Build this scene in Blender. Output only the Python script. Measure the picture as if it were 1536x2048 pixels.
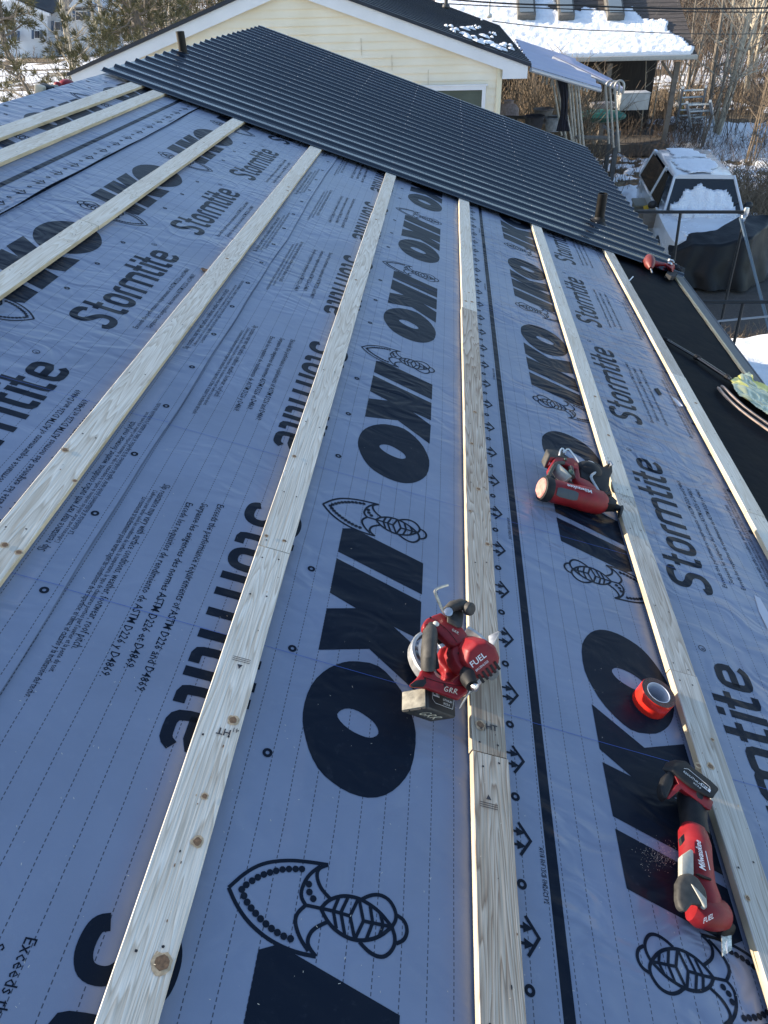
import bpy, bmesh, math, random
from mathutils import Matrix, Vector, noise
from mathutils.geometry import tessellate_polygon
R = math.radians
random.seed(7)
for o in list(bpy.data.objects): bpy.data.objects.remove(o)
SC = bpy.context.scene
COL = SC.collection

# ------------------------------------------------------------------ camera
TH = 0.32628812936779567                 # pitch of the roof
M = Matrix(((0.9967317, 0.0261058, -0.0764491),
            (0.0769341, -0.5953973, 0.7997394),
            (-0.0246397, -0.8030072, -0.5954598)))   # lens axes (right, down, forward) in world axes
FP = 1450.0
CH = 1.334                               # height of the lens over the roof plane
CAM = Vector((CH * math.sin(TH), 0.0, CH * math.cos(TH)))
cd = bpy.data.cameras.new('camera'); cam = bpy.data.objects.new('camera', cd); COL.objects.link(cam)
cd.sensor_fit = 'VERTICAL'; cd.sensor_height = 36.0; cd.lens = FP / 2048 * 36.0
cd.clip_start = 0.05; cd.clip_end = 2000
mw = Matrix.Identity(4)
for i in range(3):
    mw[i][0] = M[i][0]; mw[i][1] = -M[i][1]; mw[i][2] = -M[i][2]; mw[i][3] = CAM[i]
cam.matrix_world = mw
SC.camera = cam
SC.render.resolution_x = 768; SC.render.resolution_y = 1024

# ------------------------------------------------------------------ light
RY = Matrix.Rotation(TH, 4, 'Y')         # roof frame (u down the slope, v along the battens, w out of the roof)
AL, PHI = R(2.0), R(8)
sr = Vector((-math.cos(AL) * math.cos(PHI), math.cos(AL) * math.sin(PHI), math.sin(AL)))
sw = (RY.to_3x3() @ sr).normalized()     # direction towards the sun
sl = bpy.data.lights.new('sun', 'SUN'); so = bpy.data.objects.new('sun', sl); COL.objects.link(so)
sl.energy = 5.0; sl.angle = R(0.5); sl.color = (1.0, 0.86, 0.68)
so.rotation_euler = sw.to_track_quat('Z', 'Y').to_euler()
W = bpy.data.worlds.new('World'); SC.world = W; W.use_nodes = True
nt = W.node_tree; sk = nt.nodes.new('ShaderNodeTexSky'); sk.sky_type = 'NISHITA'; sk.sun_disc = False
sk.sun_elevation = math.asin(sw.z); sk.sun_rotation = math.atan2(sw.x, sw.y)
sk.air_density = 1.0; sk.dust_density = 0.8; sk.ozone_density = 1.6
bg = nt.nodes['Background']; bg.inputs[1].default_value = 0.15
nt.links.new(sk.outputs[0], bg.inputs[0])
SC.view_settings.view_transform = 'Standard'; SC.view_settings.look = 'None'
SC.view_settings.exposure = 1.1; SC.view_settings.gamma = 1.0

# ------------------------------------------------------------------ geometry of the view
def ray(px, py): return M @ Vector((px - 768.0, py - 1024.0, FP))
def at(px, py, w=0.0):                    # point of the roof frame seen at a pixel, w above the roof plane
    r = RY.to_3x3().transposed() @ ray(px, py)
    t = (w - CH) / r.z
    return Vector((r.x * t, r.y * t, w))
def wz(px, py, z):
    r = ray(px, py); return CAM + r * ((z - CAM.z) / r.z)
def wy(px, py, y):
    r = ray(px, py); return CAM + r * (y / r.y)
def wpl(px, py, p, n):
    r = ray(px, py); return CAM + r * ((Vector(p) - CAM).dot(n) / r.dot(n))

# ------------------------------------------------------------------ materials
MATS = {}
def mat(name, col, rough=0.6, metal=0.0, spec=None, var=0.0, scale=20.0, bump=0.0, bscale=60.0, bdist=0.01, emit=None, stretch=(1, 1, 1), alpha=1.0, coat=0.0, trans=0.0):
    if name in MATS: return MATS[name]
    m = bpy.data.materials.new(name); m.use_nodes = True; n = m.node_tree.nodes; L = m.node_tree.links
    b = n['Principled BSDF']; b.inputs['Base Color'].default_value = (*col, 1); b.inputs['Roughness'].default_value = rough
    b.inputs['Metallic'].default_value = metal
    if spec is not None: b.inputs['Specular IOR Level'].default_value = spec
    b.inputs['Coat Weight'].default_value = coat
    b.inputs['Transmission Weight'].default_value = trans
    tc = n.new('ShaderNodeTexCoord'); mp = n.new('ShaderNodeMapping'); mp.inputs['Scale'].default_value = stretch
    L.new(tc.outputs['Object'], mp.inputs[0])
    if var > 0:
        nz = n.new('ShaderNodeTexNoise'); nz.inputs['Scale'].default_value = scale; nz.inputs['Detail'].default_value = 8
        L.new(mp.outputs[0], nz.inputs[0])
        cr = n.new('ShaderNodeValToRGB'); cr.color_ramp.elements[0].position = .3; cr.color_ramp.elements[1].position = .7
        cr.color_ramp.elements[0].color = (*[c * (1 - var) for c in col], 1)
        cr.color_ramp.elements[1].color = (*[min(1, c * (1 + var)) for c in col], 1)
        L.new(nz.outputs[0], cr.inputs[0]); L.new(cr.outputs[0], b.inputs['Base Color'])
        mr = n.new('ShaderNodeMapRange'); mr.inputs[3].default_value = max(0, rough - .12); mr.inputs[4].default_value = min(1, rough + .12)
        L.new(nz.outputs[0], mr.inputs[0]); L.new(mr.outputs[0], b.inputs['Roughness'])
    if bump > 0:
        n2 = n.new('ShaderNodeTexNoise'); n2.inputs['Scale'].default_value = bscale; n2.inputs['Detail'].default_value = 5
        L.new(mp.outputs[0], n2.inputs[0])
        bp = n.new('ShaderNodeBump'); bp.inputs['Strength'].default_value = bump; bp.inputs['Distance'].default_value = bdist
        L.new(n2.outputs[0], bp.inputs['Height']); L.new(bp.outputs[0], b.inputs['Normal'])
    MATS[name] = m
    return m

def membrane_mat(name, col, lines, rough=0.36, wr=1.0, print_=False, diag=0.0):
    """woven synthetic underlayment; UV holds the print frame in metres"""
    m = bpy.data.materials.new(name); m.use_nodes = True; n = m.node_tree.nodes; L = m.node_tree.links
    b = n['Principled BSDF']; b.inputs['Roughness'].default_value = rough
    b.inputs['Specular IOR Level'].default_value = .10 if print_ else .5
    tc = n.new('ShaderNodeTexCoord')
    def math_(op, a, bb=None, c=None):
        q = n.new('ShaderNodeMath'); q.operation = op
        for i, v in enumerate((a, bb, c)):
            if v is None: continue
            if isinstance(v, (int, float)): q.inputs[i].default_value = v
            else: L.new(v, q.inputs[i])
        return q.outputs[0]
    nz = n.new('ShaderNodeTexNoise'); nz.inputs['Scale'].default_value = 2.2; nz.inputs['Detail'].default_value = 7; nz.inputs['Roughness'].default_value = .6
    L.new(tc.outputs['Object'], nz.inputs[0])
    cr = n.new('ShaderNodeValToRGB')
    cr.color_ramp.elements[0].position = .3; cr.color_ramp.elements[1].position = .7
    cr.color_ramp.elements[0].color = (*[c * .88 for c in col], 1); cr.color_ramp.elements[1].color = (*[c * 1.1 for c in col], 1)
    L.new(nz.outputs[0], cr.inputs[0])
    base = cr.outputs[0]
    # fine scuffs and dust
    n3 = n.new('ShaderNodeTexNoise'); n3.inputs['Scale'].default_value = 38; n3.inputs['Detail'].default_value = 9; n3.inputs['Roughness'].default_value = .75
    L.new(tc.outputs['Object'], n3.inputs[0])
    sc = n.new('ShaderNodeMapRange'); sc.inputs[1].default_value = .57; sc.inputs[2].default_value = .74; sc.inputs[4].default_value = .14 if not print_ else .05
    L.new(n3.outputs[0], sc.inputs[0])
    mx = n.new('ShaderNodeMixRGB'); mx.inputs[2].default_value = (.34, .38, .44, 1); L.new(sc.outputs[0], mx.inputs[0]); L.new(base, mx.inputs[1]); base = mx.outputs[0]
    if lines:
        uv = n.new('ShaderNodeUVMap'); sp = n.new('ShaderNodeSeparateXYZ'); L.new(uv.outputs[0], sp.inputs[0])
        wn = n.new('ShaderNodeTexNoise'); wn.inputs['Scale'].default_value = 3.2; wn.inputs['Detail'].default_value = 2; L.new(tc.outputs['Object'], wn.inputs[0])
        sx0 = math_('MULTIPLY_ADD', wn.outputs[0], .007, -.0035)
        fq = math_('FRACT', math_('DIVIDE', math_('ADD', sp.outputs[0], sx0), 0.0495))
        dq = math_('ABSOLUTE', math_('SUBTRACT', fq, .5))
        la = math_('LESS_THAN', dq, 0.020)
        fp = math_('FRACT', math_('DIVIDE', sp.outputs[1], 0.0105))
        lb = math_('LESS_THAN', fp, .62)
        ml = math_('MULTIPLY', math_('MULTIPLY', la, lb), .85)
        m2 = n.new('ShaderNodeMixRGB'); m2.inputs[2].default_value = (.018, .024, .04, 1)
        L.new(ml, m2.inputs[0]); L.new(base, m2.inputs[1]); base = m2.outputs[0]
    L.new(base, b.inputs['Base Color'])
    # weave, soft wrinkles, creases
    mp = n.new('ShaderNodeMapping'); mp.inputs['Rotation'].default_value = (0, 0, R(diag)); mp.inputs['Scale'].default_value = (2.6, 4.6, 1)
    L.new(tc.outputs['Object'], mp.inputs[0])
    w1 = n.new('ShaderNodeTexNoise'); w1.inputs['Scale'].default_value = 2.0; w1.inputs['Detail'].default_value = 1.5; w1.inputs['Distortion'].default_value = 1.6
    L.new(mp.outputs[0], w1.inputs[0])
    w2 = n.new('ShaderNodeTexNoise'); w2.inputs['Scale'].default_value = 700; w2.inputs['Detail'].default_value = 1
    L.new(tc.outputs['Object'], w2.inputs[0])
    b1 = n.new('ShaderNodeBump'); b1.inputs['Strength'].default_value = .8 * wr; b1.inputs['Distance'].default_value = .03
    wm = n.new('ShaderNodeTexNoise'); wm.inputs['Scale'].default_value = 1.1; wm.inputs['Detail'].default_value = 2; L.new(tc.outputs['Object'], wm.inputs[0])
    wk = n.new('ShaderNodeMapRange'); wk.inputs[1].default_value = .42; wk.inputs[2].default_value = .68; wk.inputs[3].default_value = .12; L.new(wm.outputs[0], wk.inputs[0])
    L.new(math_('MULTIPLY', w1.outputs[0], wk.outputs[0]), b1.inputs['Height'])
    b2 = n.new('ShaderNodeBump'); b2.inputs['Strength'].default_value = .25; b2.inputs['Distance'].default_value = .0006
    L.new(w2.outputs[0], b2.inputs['Height']); L.new(b1.outputs[0], b2.inputs['Normal'])
    L.new(b2.outputs[0], b.inputs['Normal'])
    MATS[name] = m
    return m

def wood_mat(name, light, dark, grain=1.0, seed=0.0, brown=0.0, rough=.62):
    m = bpy.data.materials.new(name); m.use_nodes = True; n = m.node_tree.nodes; L = m.node_tree.links
    b = n['Principled BSDF']; b.inputs['Roughness'].default_value = rough; b.inputs['Specular IOR Level'].default_value = .35
    tc = n.new('ShaderNodeTexCoord'); oi = n.new('ShaderNodeObjectInfo')
    ad = n.new('ShaderNodeVectorMath'); ad.operation = 'ADD'
    cb = n.new('ShaderNodeCombineXYZ'); ml = n.new('ShaderNodeMath'); ml.operation = 'MULTIPLY'; ml.inputs[1].default_value = 37.0
    L.new(oi.outputs['Random'], ml.inputs[0]); L.new(ml.outputs[0], cb.inputs[0]); L.new(ml.outputs[0], cb.inputs[2])
    L.new(tc.outputs['Object'], ad.inputs[0]); L.new(cb.outputs[0], ad.inputs[1])
    mp = n.new('ShaderNodeMapping'); mp.inputs['Scale'].default_value = (9, .5, 9); L.new(ad.outputs[0], mp.inputs[0])
    nz = n.new('ShaderNodeTexNoise'); nz.inputs['Scale'].default_value = 1.4; nz.inputs['Detail'].default_value = 3; nz.inputs['Distortion'].default_value = .45
    L.new(mp.outputs[0], nz.inputs[0])
    # rings: many bands of the smooth noise field
    m1 = n.new('ShaderNodeMath'); m1.operation = 'MULTIPLY'; m1.inputs[1].default_value = 26.0; L.new(nz.outputs[0], m1.inputs[0])
    m2 = n.new('ShaderNodeMath'); m2.operation = 'FRACT'; L.new(m1.outputs[0], m2.inputs[0])
    cr = n.new('ShaderNodeValToRGB'); e = cr.color_ramp.elements
    e[0].position = 0; e[0].color = (*light, 1); e[1].position = 1; e[1].color = (*light, 1)
    q = cr.color_ramp.elements.new(.62); q.color = (*[(a + c) / 2 for a, c in zip(light, dark)], 1)
    q = cr.color_ramp.elements.new(.86); q.color = (*dark, 1)
    L.new(m2.outputs[0], cr.inputs[0])
    # fibres
    mp2 = n.new('ShaderNodeMapping'); mp2.inputs['Scale'].default_value = (150, 5, 150); L.new(ad.outputs[0], mp2.inputs[0])
    n2 = n.new('ShaderNodeTexNoise'); n2.inputs['Scale'].default_value = 1.5; n2.inputs['Detail'].default_value = 6; L.new(mp2.outputs[0], n2.inputs[0])
    mx = n.new('ShaderNodeMixRGB'); mx.blend_type = 'MULTIPLY'; mx.inputs[0].default_value = .45 * grain
    cr2 = n.new('ShaderNodeValToRGB'); cr2.color_ramp.elements[0].position = .35; cr2.color_ramp.elements[1].position = .6
    cr2.color_ramp.elements[0].color = (.62, .58, .52, 1); cr2.color_ramp.elements[1].color = (1, 1, 1, 1)
    L.new(n2.outputs[0], cr2.inputs[0]); L.new(cr.outputs[0], mx.inputs[1]); L.new(cr2.outputs[0], mx.inputs[2])
    # weather stain blotches
    n3 = n.new('ShaderNodeTexNoise'); n3.inputs['Scale'].default_value = 3.0; n3.inputs['Detail'].default_value = 5
    mp3 = n.new('ShaderNodeMapping'); mp3.inputs['Scale'].default_value = (2.5, .8, 1); L.new(ad.outputs[0], mp3.inputs[0]); L.new(mp3.outputs[0], n3.inputs[0])
    mr = n.new('ShaderNodeMapRange'); mr.inputs[1].default_value = .45; mr.inputs[2].default_value = .75; mr.inputs[4].default_value = .25 + brown
    L.new(n3.outputs[0], mr.inputs[0])
    mx2 = n.new('ShaderNodeMixRGB'); mx2.blend_type = 'MULTIPLY'; mx2.inputs[2].default_value = (.60, .50, .40, 1)
    L.new(mr.outputs[0], mx2.inputs[0]); L.new(mx.outputs[0], mx2.inputs[1]); L.new(mx2.outputs[0], b.inputs['Base Color'])
    bp = n.new('ShaderNodeBump'); bp.inputs['Strength'].default_value = .35; bp.inputs['Distance'].default_value = .0015
    L.new(n2.outputs[0], bp.inputs['Height']); L.new(bp.outputs[0], b.inputs['Normal'])
    MATS[name] = m
    return m

RED = (.22, .008, .012)
M_red = mat('red_plastic', RED, .5, spec=.4, var=.2, scale=40, bump=.12, bscale=300, bdist=.001)
M_blk = mat('black_rubber', (.012, .0125, .014), .6, spec=.3, var=.35, scale=60, bump=.3, bscale=400, bdist=.001)
M_dust = mat('dusty_black_plastic', (.040, .038, .034), .65, var=.5, scale=50, bump=.2, bscale=200, bdist=.001)
M_steel = mat('bare_steel', (.55, .55, .55), .32, 1.0, var=.2, scale=60)
M_alu = mat('cast_aluminium', (.42, .43, .44), .48, .8, var=.15, scale=70)
M_white = mat('white_print', (.75, .75, .75), .5)
M_paint = mat('ivory_paint_marker', (.62, .58, .44), .6)
M_grey = mat('warm_grey_plastic', (.34, .335, .29), .5, var=.15, scale=60)

# ------------------------------------------------------------------ mesh builder
class MB:
    def __init__(s): s.v = []; s.f = []; s.m = []; s.uv = None
    def add(s, vs, fs, mi=0):
        k = len(s.v); s.v += [tuple(v) for v in vs]
        for f in fs: s.f.append([i + k for i in f]); s.m.append(mi)
        return s
    def box(s, c, d, rz=0, mi=0, mx=None):
        hx, hy, hz = d[0] / 2, d[1] / 2, d[2] / 2
        P = [Vector((x, y, z)) for z in (-hz, hz) for y in (-hy, hy) for x in (-hx, hx)]
        if rz: P = [Matrix.Rotation(rz, 3, 'Z') @ p for p in P]
        if mx is not None: P = [mx @ p for p in P]
        P = [p + Vector(c) for p in P]
        return s.add(P, [(0, 2, 3, 1), (4, 5, 7, 6), (0, 1, 5, 4), (2, 6, 7, 3), (0, 4, 6, 2), (1, 3, 7, 5)], mi)
    def plate(s, top, d, w0, k=.72, mi=0):   # shell plate d thick over a narrower core down to height w0
        top = [Vector(t) for t in top]; s.slab(top, (0, 0, -d), mi)
        c = sum(top, Vector()) / len(top); c2 = c + Vector((.10 * (c.x) / 1.3, .10 * c.y / 1.3, 0)) * 0
        s.slab([Vector((c.x + (t.x - c.x) * k, c.y + (t.y - c.y) * k + .006, t.z - d + .001)) for t in top], (0, 0, w0 - (c.z - d)), mi)
        return s
    def slab(s, top, off, mi=0):            # polygon of 3-D points pushed along a vector
        n = len(top); off = Vector(off); top = [Vector(t) for t in top]; bot = [t + off for t in top]
        nn = Vector((0, 0, 0))
        for i in range(n): nn += (top[i] - top[0]).cross(top[(i + 1) % n] - top[0])
        if nn.dot(off) > 0: top = top[::-1]; bot = bot[::-1]
        return s.add(top + bot, [tuple(range(n)), tuple(range(2 * n - 1, n - 1, -1))] + [(i, i + n, (i + 1) % n + n, (i + 1) % n) for i in range(n)], mi)
    def prism(s, pts, z0, z1, mi=0): return s.slab([(x, y, z1) for x, y in pts], (0, 0, z0 - z1), mi)
    def tube(s, pts, r, n=8, mi=0, cap=True, flat=1.0, up=None):
        pts = [Vector(p) for p in pts]; k = len(pts)
        rs = r if isinstance(r, (list, tuple)) else [r] * k
        vs = []; fs = []; a = None
        for i, p in enumerate(pts):
            d = (pts[min(i + 1, k - 1)] - pts[max(i - 1, 0)])
            if d.length < 1e-9: d = Vector((0, 0, 1))
            d.normalize()
            if a is None:
                a = (up if up is not None else Vector((0, 0, 1))) 
                if abs(a.dot(d)) > .95: a = Vector((1, 0, 0))
            a = (a - d * a.dot(d)); a.normalize(); b = d.cross(a)
            for j in range(n):
                t = 2 * math.pi * j / n + math.pi / n
                vs.append(p + (a * math.cos(t) * flat + b * math.sin(t)) * rs[i])
        for i in range(k - 1):
            for j in range(n):
                q = (j + 1) % n; fs.append((i * n + j, i * n + q, (i + 1) * n + q, (i + 1) * n + j))
        if cap: fs.append(tuple(range(n - 1, -1, -1))); fs.append(tuple((k - 1) * n + j for j in range(n)))
        return s.add(vs, fs, mi)
    def lathe(s, prof, c, ax=(0, 0, 1), n=24, mi=0, closed=False):   # prof: (radius, height)
        ax = Vector(ax).normalized(); a = ax.orthogonal().normalized(); b = ax.cross(a); c = Vector(c)
        vs = []; k = len(prof)
        for r, h in prof:
            for j in range(n):
                t = 2 * math.pi * j / n; vs.append(c + ax * h + (a * math.cos(t) + b * math.sin(t)) * r)
        fs = []
        rng = range(k) if closed else range(k - 1)
        for i in rng:
            i2 = (i + 1) % k
            for j in range(n): q = (j + 1) % n; fs.append((i * n + j, i * n + q, i2 * n + q, i2 * n + j))
        if not closed: fs.append(tuple(range(n - 1, -1, -1))); fs.append(tuple((k - 1) * n + j for j in range(n)))
        return s.add(vs, fs, mi)
    def ell(s, c, r, mx=None, n=14, mi=0, jit=0.0):
        vs = []; fs = []; m = n // 2 + 1; c = Vector(c)
        for i in range(m + 1):
            ph = math.pi * i / m
            for j in range(n):
                t = 2 * math.pi * j / n
                p = Vector((r[0] * math.sin(ph) * math.cos(t), r[1] * math.sin(ph) * math.sin(t), r[2] * math.cos(ph)))
                if jit: p *= 1 + jit * noise.noise(p * 9 / max(r) + c * 3)
                if mx is not None: p = mx @ p
                vs.append(c + p)
        for i in range(m):
            for j in range(n): q = (j + 1) % n; fs.append((i * n + j, (i + 1) * n + j, (i + 1) * n + q, i * n + q))
        return s.add(vs, fs, mi)
    def loft(s, rings, mi=0, cap=True):
        n = len(rings[0]); vs = [v for r in rings for v in r]; fs = []
        for i in range(len(rings) - 1):
            for j in range(n): q = (j + 1) % n; fs.append((i * n + j, i * n + q, (i + 1) * n + q, (i + 1) * n + j))
        if cap: fs.append(tuple(range(n - 1, -1, -1))); fs.append(tuple((len(rings) - 1) * n + j for j in range(n)))
        return s.add(vs, fs, mi)
    def build(s, name, mats, parent=None, org=(0, 0, 0), bevel=0.0, seg=2, angle=35, smooth=True, recalc=True, roof=False):
        me = bpy.data.meshes.new(name); o = Vector(org)
        me.from_pydata([tuple(Vector(v) - o) for v in s.v], [], s.f)
        mats = mats if isinstance(mats, (list, tuple)) else [mats]
        for m in mats: me.materials.append(m)
        me.polygons.foreach_set('material_index', s.m)
        if s.uv is not None:
            l = me.uv_layers.new(name='UVMap')
            for lp in me.loops: l.data[lp.index].uv = s.uv[lp.vertex_index]
        if recalc or bevel:
            bm = bmesh.new(); bm.from_mesh(me)
            if recalc: bmesh.ops.recalc_face_normals(bm, faces=bm.faces)
            if bevel:
                ed = [e for e in bm.edges if len(e.link_faces) == 2 and e.calc_face_angle(0) > R(28)]
                bmesh.ops.bevel(bm, geom=ed, offset=bevel, segments=seg, affect='EDGES', profile=.5, clamp_overlap=True)
            bm.to_mesh(me); bm.free()
        if smooth:
            me.polygons.foreach_set('use_smooth', [True] * len(me.polygons)); me.set_sharp_from_angle(angle=R(angle))
        me.update()
        ob = bpy.data.objects.new(name, me); COL.objects.link(ob)
        if parent is not None: ob.parent = parent
        elif roof: ob.matrix_world = RY @ Matrix.Translation(o)
        else: ob.location = o
        return ob

def tag(o, label=None, cat=None, group=None, kind=None):
    if label: o['label'] = label
    if cat: o['category'] = cat
    if group: o['group'] = group
    if kind: o['kind'] = kind
    return o
def thing(name, org, label, cat, group=None, roof=True):
    o = bpy.data.objects.new(name, None); COL.objects.link(o); o.empty_display_size = .1
    o.matrix_world = (RY @ Matrix.Translation(Vector(org))) if roof else Matrix.Translation(Vector(org))
    return tag(o, label, cat, group)

# text as flat faces
_tc = {}
def text_faces(body, bold=0.0, res=2):
    key = (body, bold, res)
    if key in _tc: return _tc[key]
    c = bpy.data.curves.new('t', 'FONT'); c.body = body; c.size = 1.0; c.offset = bold; c.resolution_u = res; c.fill_mode = 'BOTH'
    o = bpy.data.objects.new('t', c); COL.objects.link(o); bpy.context.view_layer.update()
    me = bpy.data.meshes.new_from_object(o.evaluated_get(bpy.context.evaluated_depsgraph_get()))
    vs = [tuple(v.co) for v in me.vertices]; fs = [tuple(p.vertices) for p in me.polygons]
    bpy.data.objects.remove(o); bpy.data.curves.remove(c); bpy.data.meshes.remove(me)
    x0 = min(v[0] for v in vs); x1 = max(v[0] for v in vs)
    vs = [(v[0] - x0, v[1]) for v in vs]
    _tc[key] = (vs, fs, x1 - x0)
    return _tc[key]
def put_text(mb, body, org, ex, ey, length=None, size=None, mi=0, bold=0.0, lift=0.0006, shear=0.0):
    """org: baseline start; ex, ey unit vectors; length of the line or size of the type"""
    vs, fs, w = text_faces(body, bold); org = Vector(org); ex = Vector(ex).normalized(); ey = Vector(ey).normalized(); nn = ex.cross(ey) * lift
    sx = (length / w) if length else size; sy = size if size else sx
    mb.add([org + ex * (x * sx + shear * y * sy) + ey * (y * sy) + nn for x, y in vs], fs, mi)

# ------------------------------------------------------------------ the roof under the camera: deck, walls, ice shield
U0, U1, V0, V1 = -2.235, 2.40, -0.75, 11.55      # ridge, eave, near end, far end
house = thing('workshop_house', (0, 0, 0), 'low house whose roof slope fills the picture, with a grey gutter', 'house')
m = MB(); m.box(((U0 + U1) / 2, (V0 + V1) / 2, -.012), (U1 - U0, V1 - V0, .022))
m.build('roof_deck', mat('plywood', (.36, .27, .17), .8, var=.2), house, smooth=False)
m = MB()                                          # the slope behind the ridge, in the roof frame
rg = Vector((U0, 0, 0)); d2 = Vector((-math.cos(2 * TH), 0, -math.sin(2 * TH)))
nn = Vector((-math.sin(2 * TH), 0, math.cos(2 * TH)))
P = [rg + Vector((0, V0, 0)), rg + Vector((0, V1, 0)), rg + Vector((0, V1, 0)) + d2 * 4.6, rg + Vector((0, V0, 0)) + d2 * 4.6]
m.slab(P, -nn * .02); m.build('back_slope', mat('ice_shield', (.004, .006, .0095), .7, spec=.08, var=.3, scale=8, bump=.25, bscale=14, bdist=.01), house, smooth=False)
def r2w(p): return RY.to_3x3() @ Vector(p)
def w2r(p): return RY.to_3x3().transposed() @ Vector(p)
GZ = -3.98
m = MB()                                          # body of the house under the roof
xe = r2w((U1 - .12, 0, 0)); xl = r2w((U0, 0, 0)).x * 2 - xe.x; zt = xe.z - .12; zr = r2w((U0, 0, 0)).z - .14
sec = [(xl, GZ), (xe.x, GZ), (xe.x, zt), ((xl + xe.x) / 2, zr), (xl, zt)]
m.slab([w2r((x, V0 + .15, z)) for x, z in sec], w2r((0, V1 - V0 - .3, 0)))
m.build('wall', mat('grey_siding', (.42, .43, .44), .7, var=.08), house, smooth=False)
m = MB(); m.box((2.335, (V0 + V1) / 2, .006), (.93, V1 - V0, .004)); 
ice = MB()
nv = 130
for i in range(nv + 1):
    v = V0 + (V1 - V0) * i / nv
    for j in range(9):
        u = 1.78 + (2.385 - 1.78) * j / 8
        z = .004 + .0035 * noise.noise(Vector((u * 3, v * 7 - u * 6, 1))) + .0025 * max(0, noise.noise(Vector((u * 5, v * 14 - u * 9, 5))))
        ice.v.append((u, v, z))
for i in range(nv):
    for j in range(8): a = i * 9 + j; ice.f.append([a, a + 1, a + 10, a + 9]); ice.m.append(0)
tag(ice.build('eave_membrane', MATS['ice_shield'], roof=True), 'matte black eave membrane strip between the last strapping board and the gutter', 'membrane')
m = MB(); rr = random.Random(3)
pts = []
k = 60
for i in range(k + 1):
    v = V0 + (V1 - V0) * i / k; j = .0025 * rr.uniform(-1, 1)
    pts.append((2.385 + j, v))
poly = pts + [(2.402, V1), (2.402, V0)]
m.prism(poly, -.012, .017); m.build('fascia_board', wood_mat('fresh_wood', (.74, .63, .42), (.55, .40, .22), seed=2), house, smooth=False)
g = MB()                                          # gutter trough: back, bottom, front with rolled lip
gp = [(2.410, .004), (2.410, -.085), (2.425, -.095), (2.50, -.095), (2.515, -.085), (2.522, -.002), (2.528, .001), (2.531, -.003), (2.529, -.006), (2.5255, -.006), (2.5185, -.083), (2.50, -.091), (2.427, -.091), (2.414, -.083), (2.414, .004)]
rotg = Matrix.Rotation(-TH, 3, 'Y')
g.slab([(x, V0, z) for x, z in gp], (0, V1 - V0 - .1, 0))
gut = g.build('gutter', mat('gutter_grey', (.13, .133, .138), .5, .2, var=.12, scale=6, stretch=(1, .3, 1)), house, smooth=False)
g = MB(); g.box((2.468, (V0 + V1) / 2, -.006), (.104, V1 - V0 - .2, .003)); g.build('gutter_guard', mat('guard_grey', (.105, .108, .115), .55, 0, var=.2, scale=12, stretch=(3, .4, 1), bump=.2, bscale=160, bdist=.002), gut, smooth=False)

# ------------------------------------------------------------------ printed underlayment
def clean(poly):
    out = []
    for p in poly:
        if not out or (Vector(p) - Vector(out[-1])).length > 1e-5: out.append(p)
    return out
def fill(loops):
    P3 = [[Vector((x, y, 0)) for x, y in lp] for lp in loops]
    flat = [p for lp in loops for p in lp]
    return flat, [tuple(t) for t in tessellate_polygon(P3)]
def stroke(pts, w, closed=False):
    n = len(pts); P = [Vector(p) for p in pts]; Ls = []; Rs = []
    for i in range(n):
        if closed: a = P[(i - 1) % n]; c = P[(i + 1) % n]
        else: a = P[max(i - 1, 0)]; c = P[min(i + 1, n - 1)]
        d1 = (P[i] - a); d2_ = (c - P[i])
        if d1.length < 1e-9: d1 = d2_
        if d2_.length < 1e-9: d2_ = d1
        d1 = d1.normalized(); d2_ = d2_.normalized(); t = (d1 + d2_)
        if t.length < 1e-6: t = d1
        t.normalize(); nrm = Vector((-t.y, t.x)); c_ = max(.45, nrm.dot(Vector((-d1.y, d1.x))))
        Ls.append(P[i] + nrm * (w / 2 / c_)); Rs.append(P[i] - nrm * (w / 2 / c_))
    vs = Ls + Rs; fs = [(i, i + 1, n + i + 1, n + i) for i in range(n - 1)]
    if closed: fs.append((n - 1, 0, n, 2 * n - 1))
    return [tuple(v) for v in vs], fs
def smooth_line(pts, it=2, closed=False):
    P = [Vector(p) for p in pts]
    for _ in range(it):
        Q = []; n = len(P); rng = range(n) if closed else range(n - 1)
        if not closed: Q.append(P[0])
        for i in rng:
            a, b = P[i], P[(i + 1) % n]; Q += [a * .75 + b * .25, a * .25 + b * .75]
        if not closed: Q.append(P[-1])
        P = Q
    return [tuple(p) for p in P]
def disc(c, r, n=14): return [(c[0] + r * math.cos(2 * math.pi * i / n), c[1] + r * math.sin(2 * math.pi * i / n)) for i in range(n)]

GL = []        # the printed cell: (vertices in (p, q), faces); p along the reading direction, q up the letters; q = 0 is the big wordmark's baseline
def glyph(vs, fs): GL.append((vs, fs))
glyph(*fill([[(.088, 0), (.0737, .031), (.1397, .2515), (.2716, .2523), (.1944, 0)]]))
glyph(*fill([[(.2232, 0), (.3012, .2518), (.4411, .2527), (.4213, .18), (.4774, .2533), (.6144, .2523), (.5183, .1234), (.5643, 0), (.4221, 0), (.393, .0748), (.3633, 0)]]))
Oo = [(0.2363, 1.1857), (0.2925, 1.196), (0.3294, 1.1742), (0.3723, 1.1252), (0.3975, 1.0623), (0.4067, 1.0167), (0.4012, 0.9393), (0.3814, 0.8958), (0.3534, 0.861), (0.3189, 0.8416), (0.2791, 0.8395), (0.2422, 0.8498), (0.2034, 0.8712), (0.1766, 0.9059), (0.1564, 0.949), (0.1436, 0.9911), (0.1423, 1.0443), (0.1524, 1.0955), (0.1766, 1.1388), (0.2064, 1.1685)]
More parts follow.
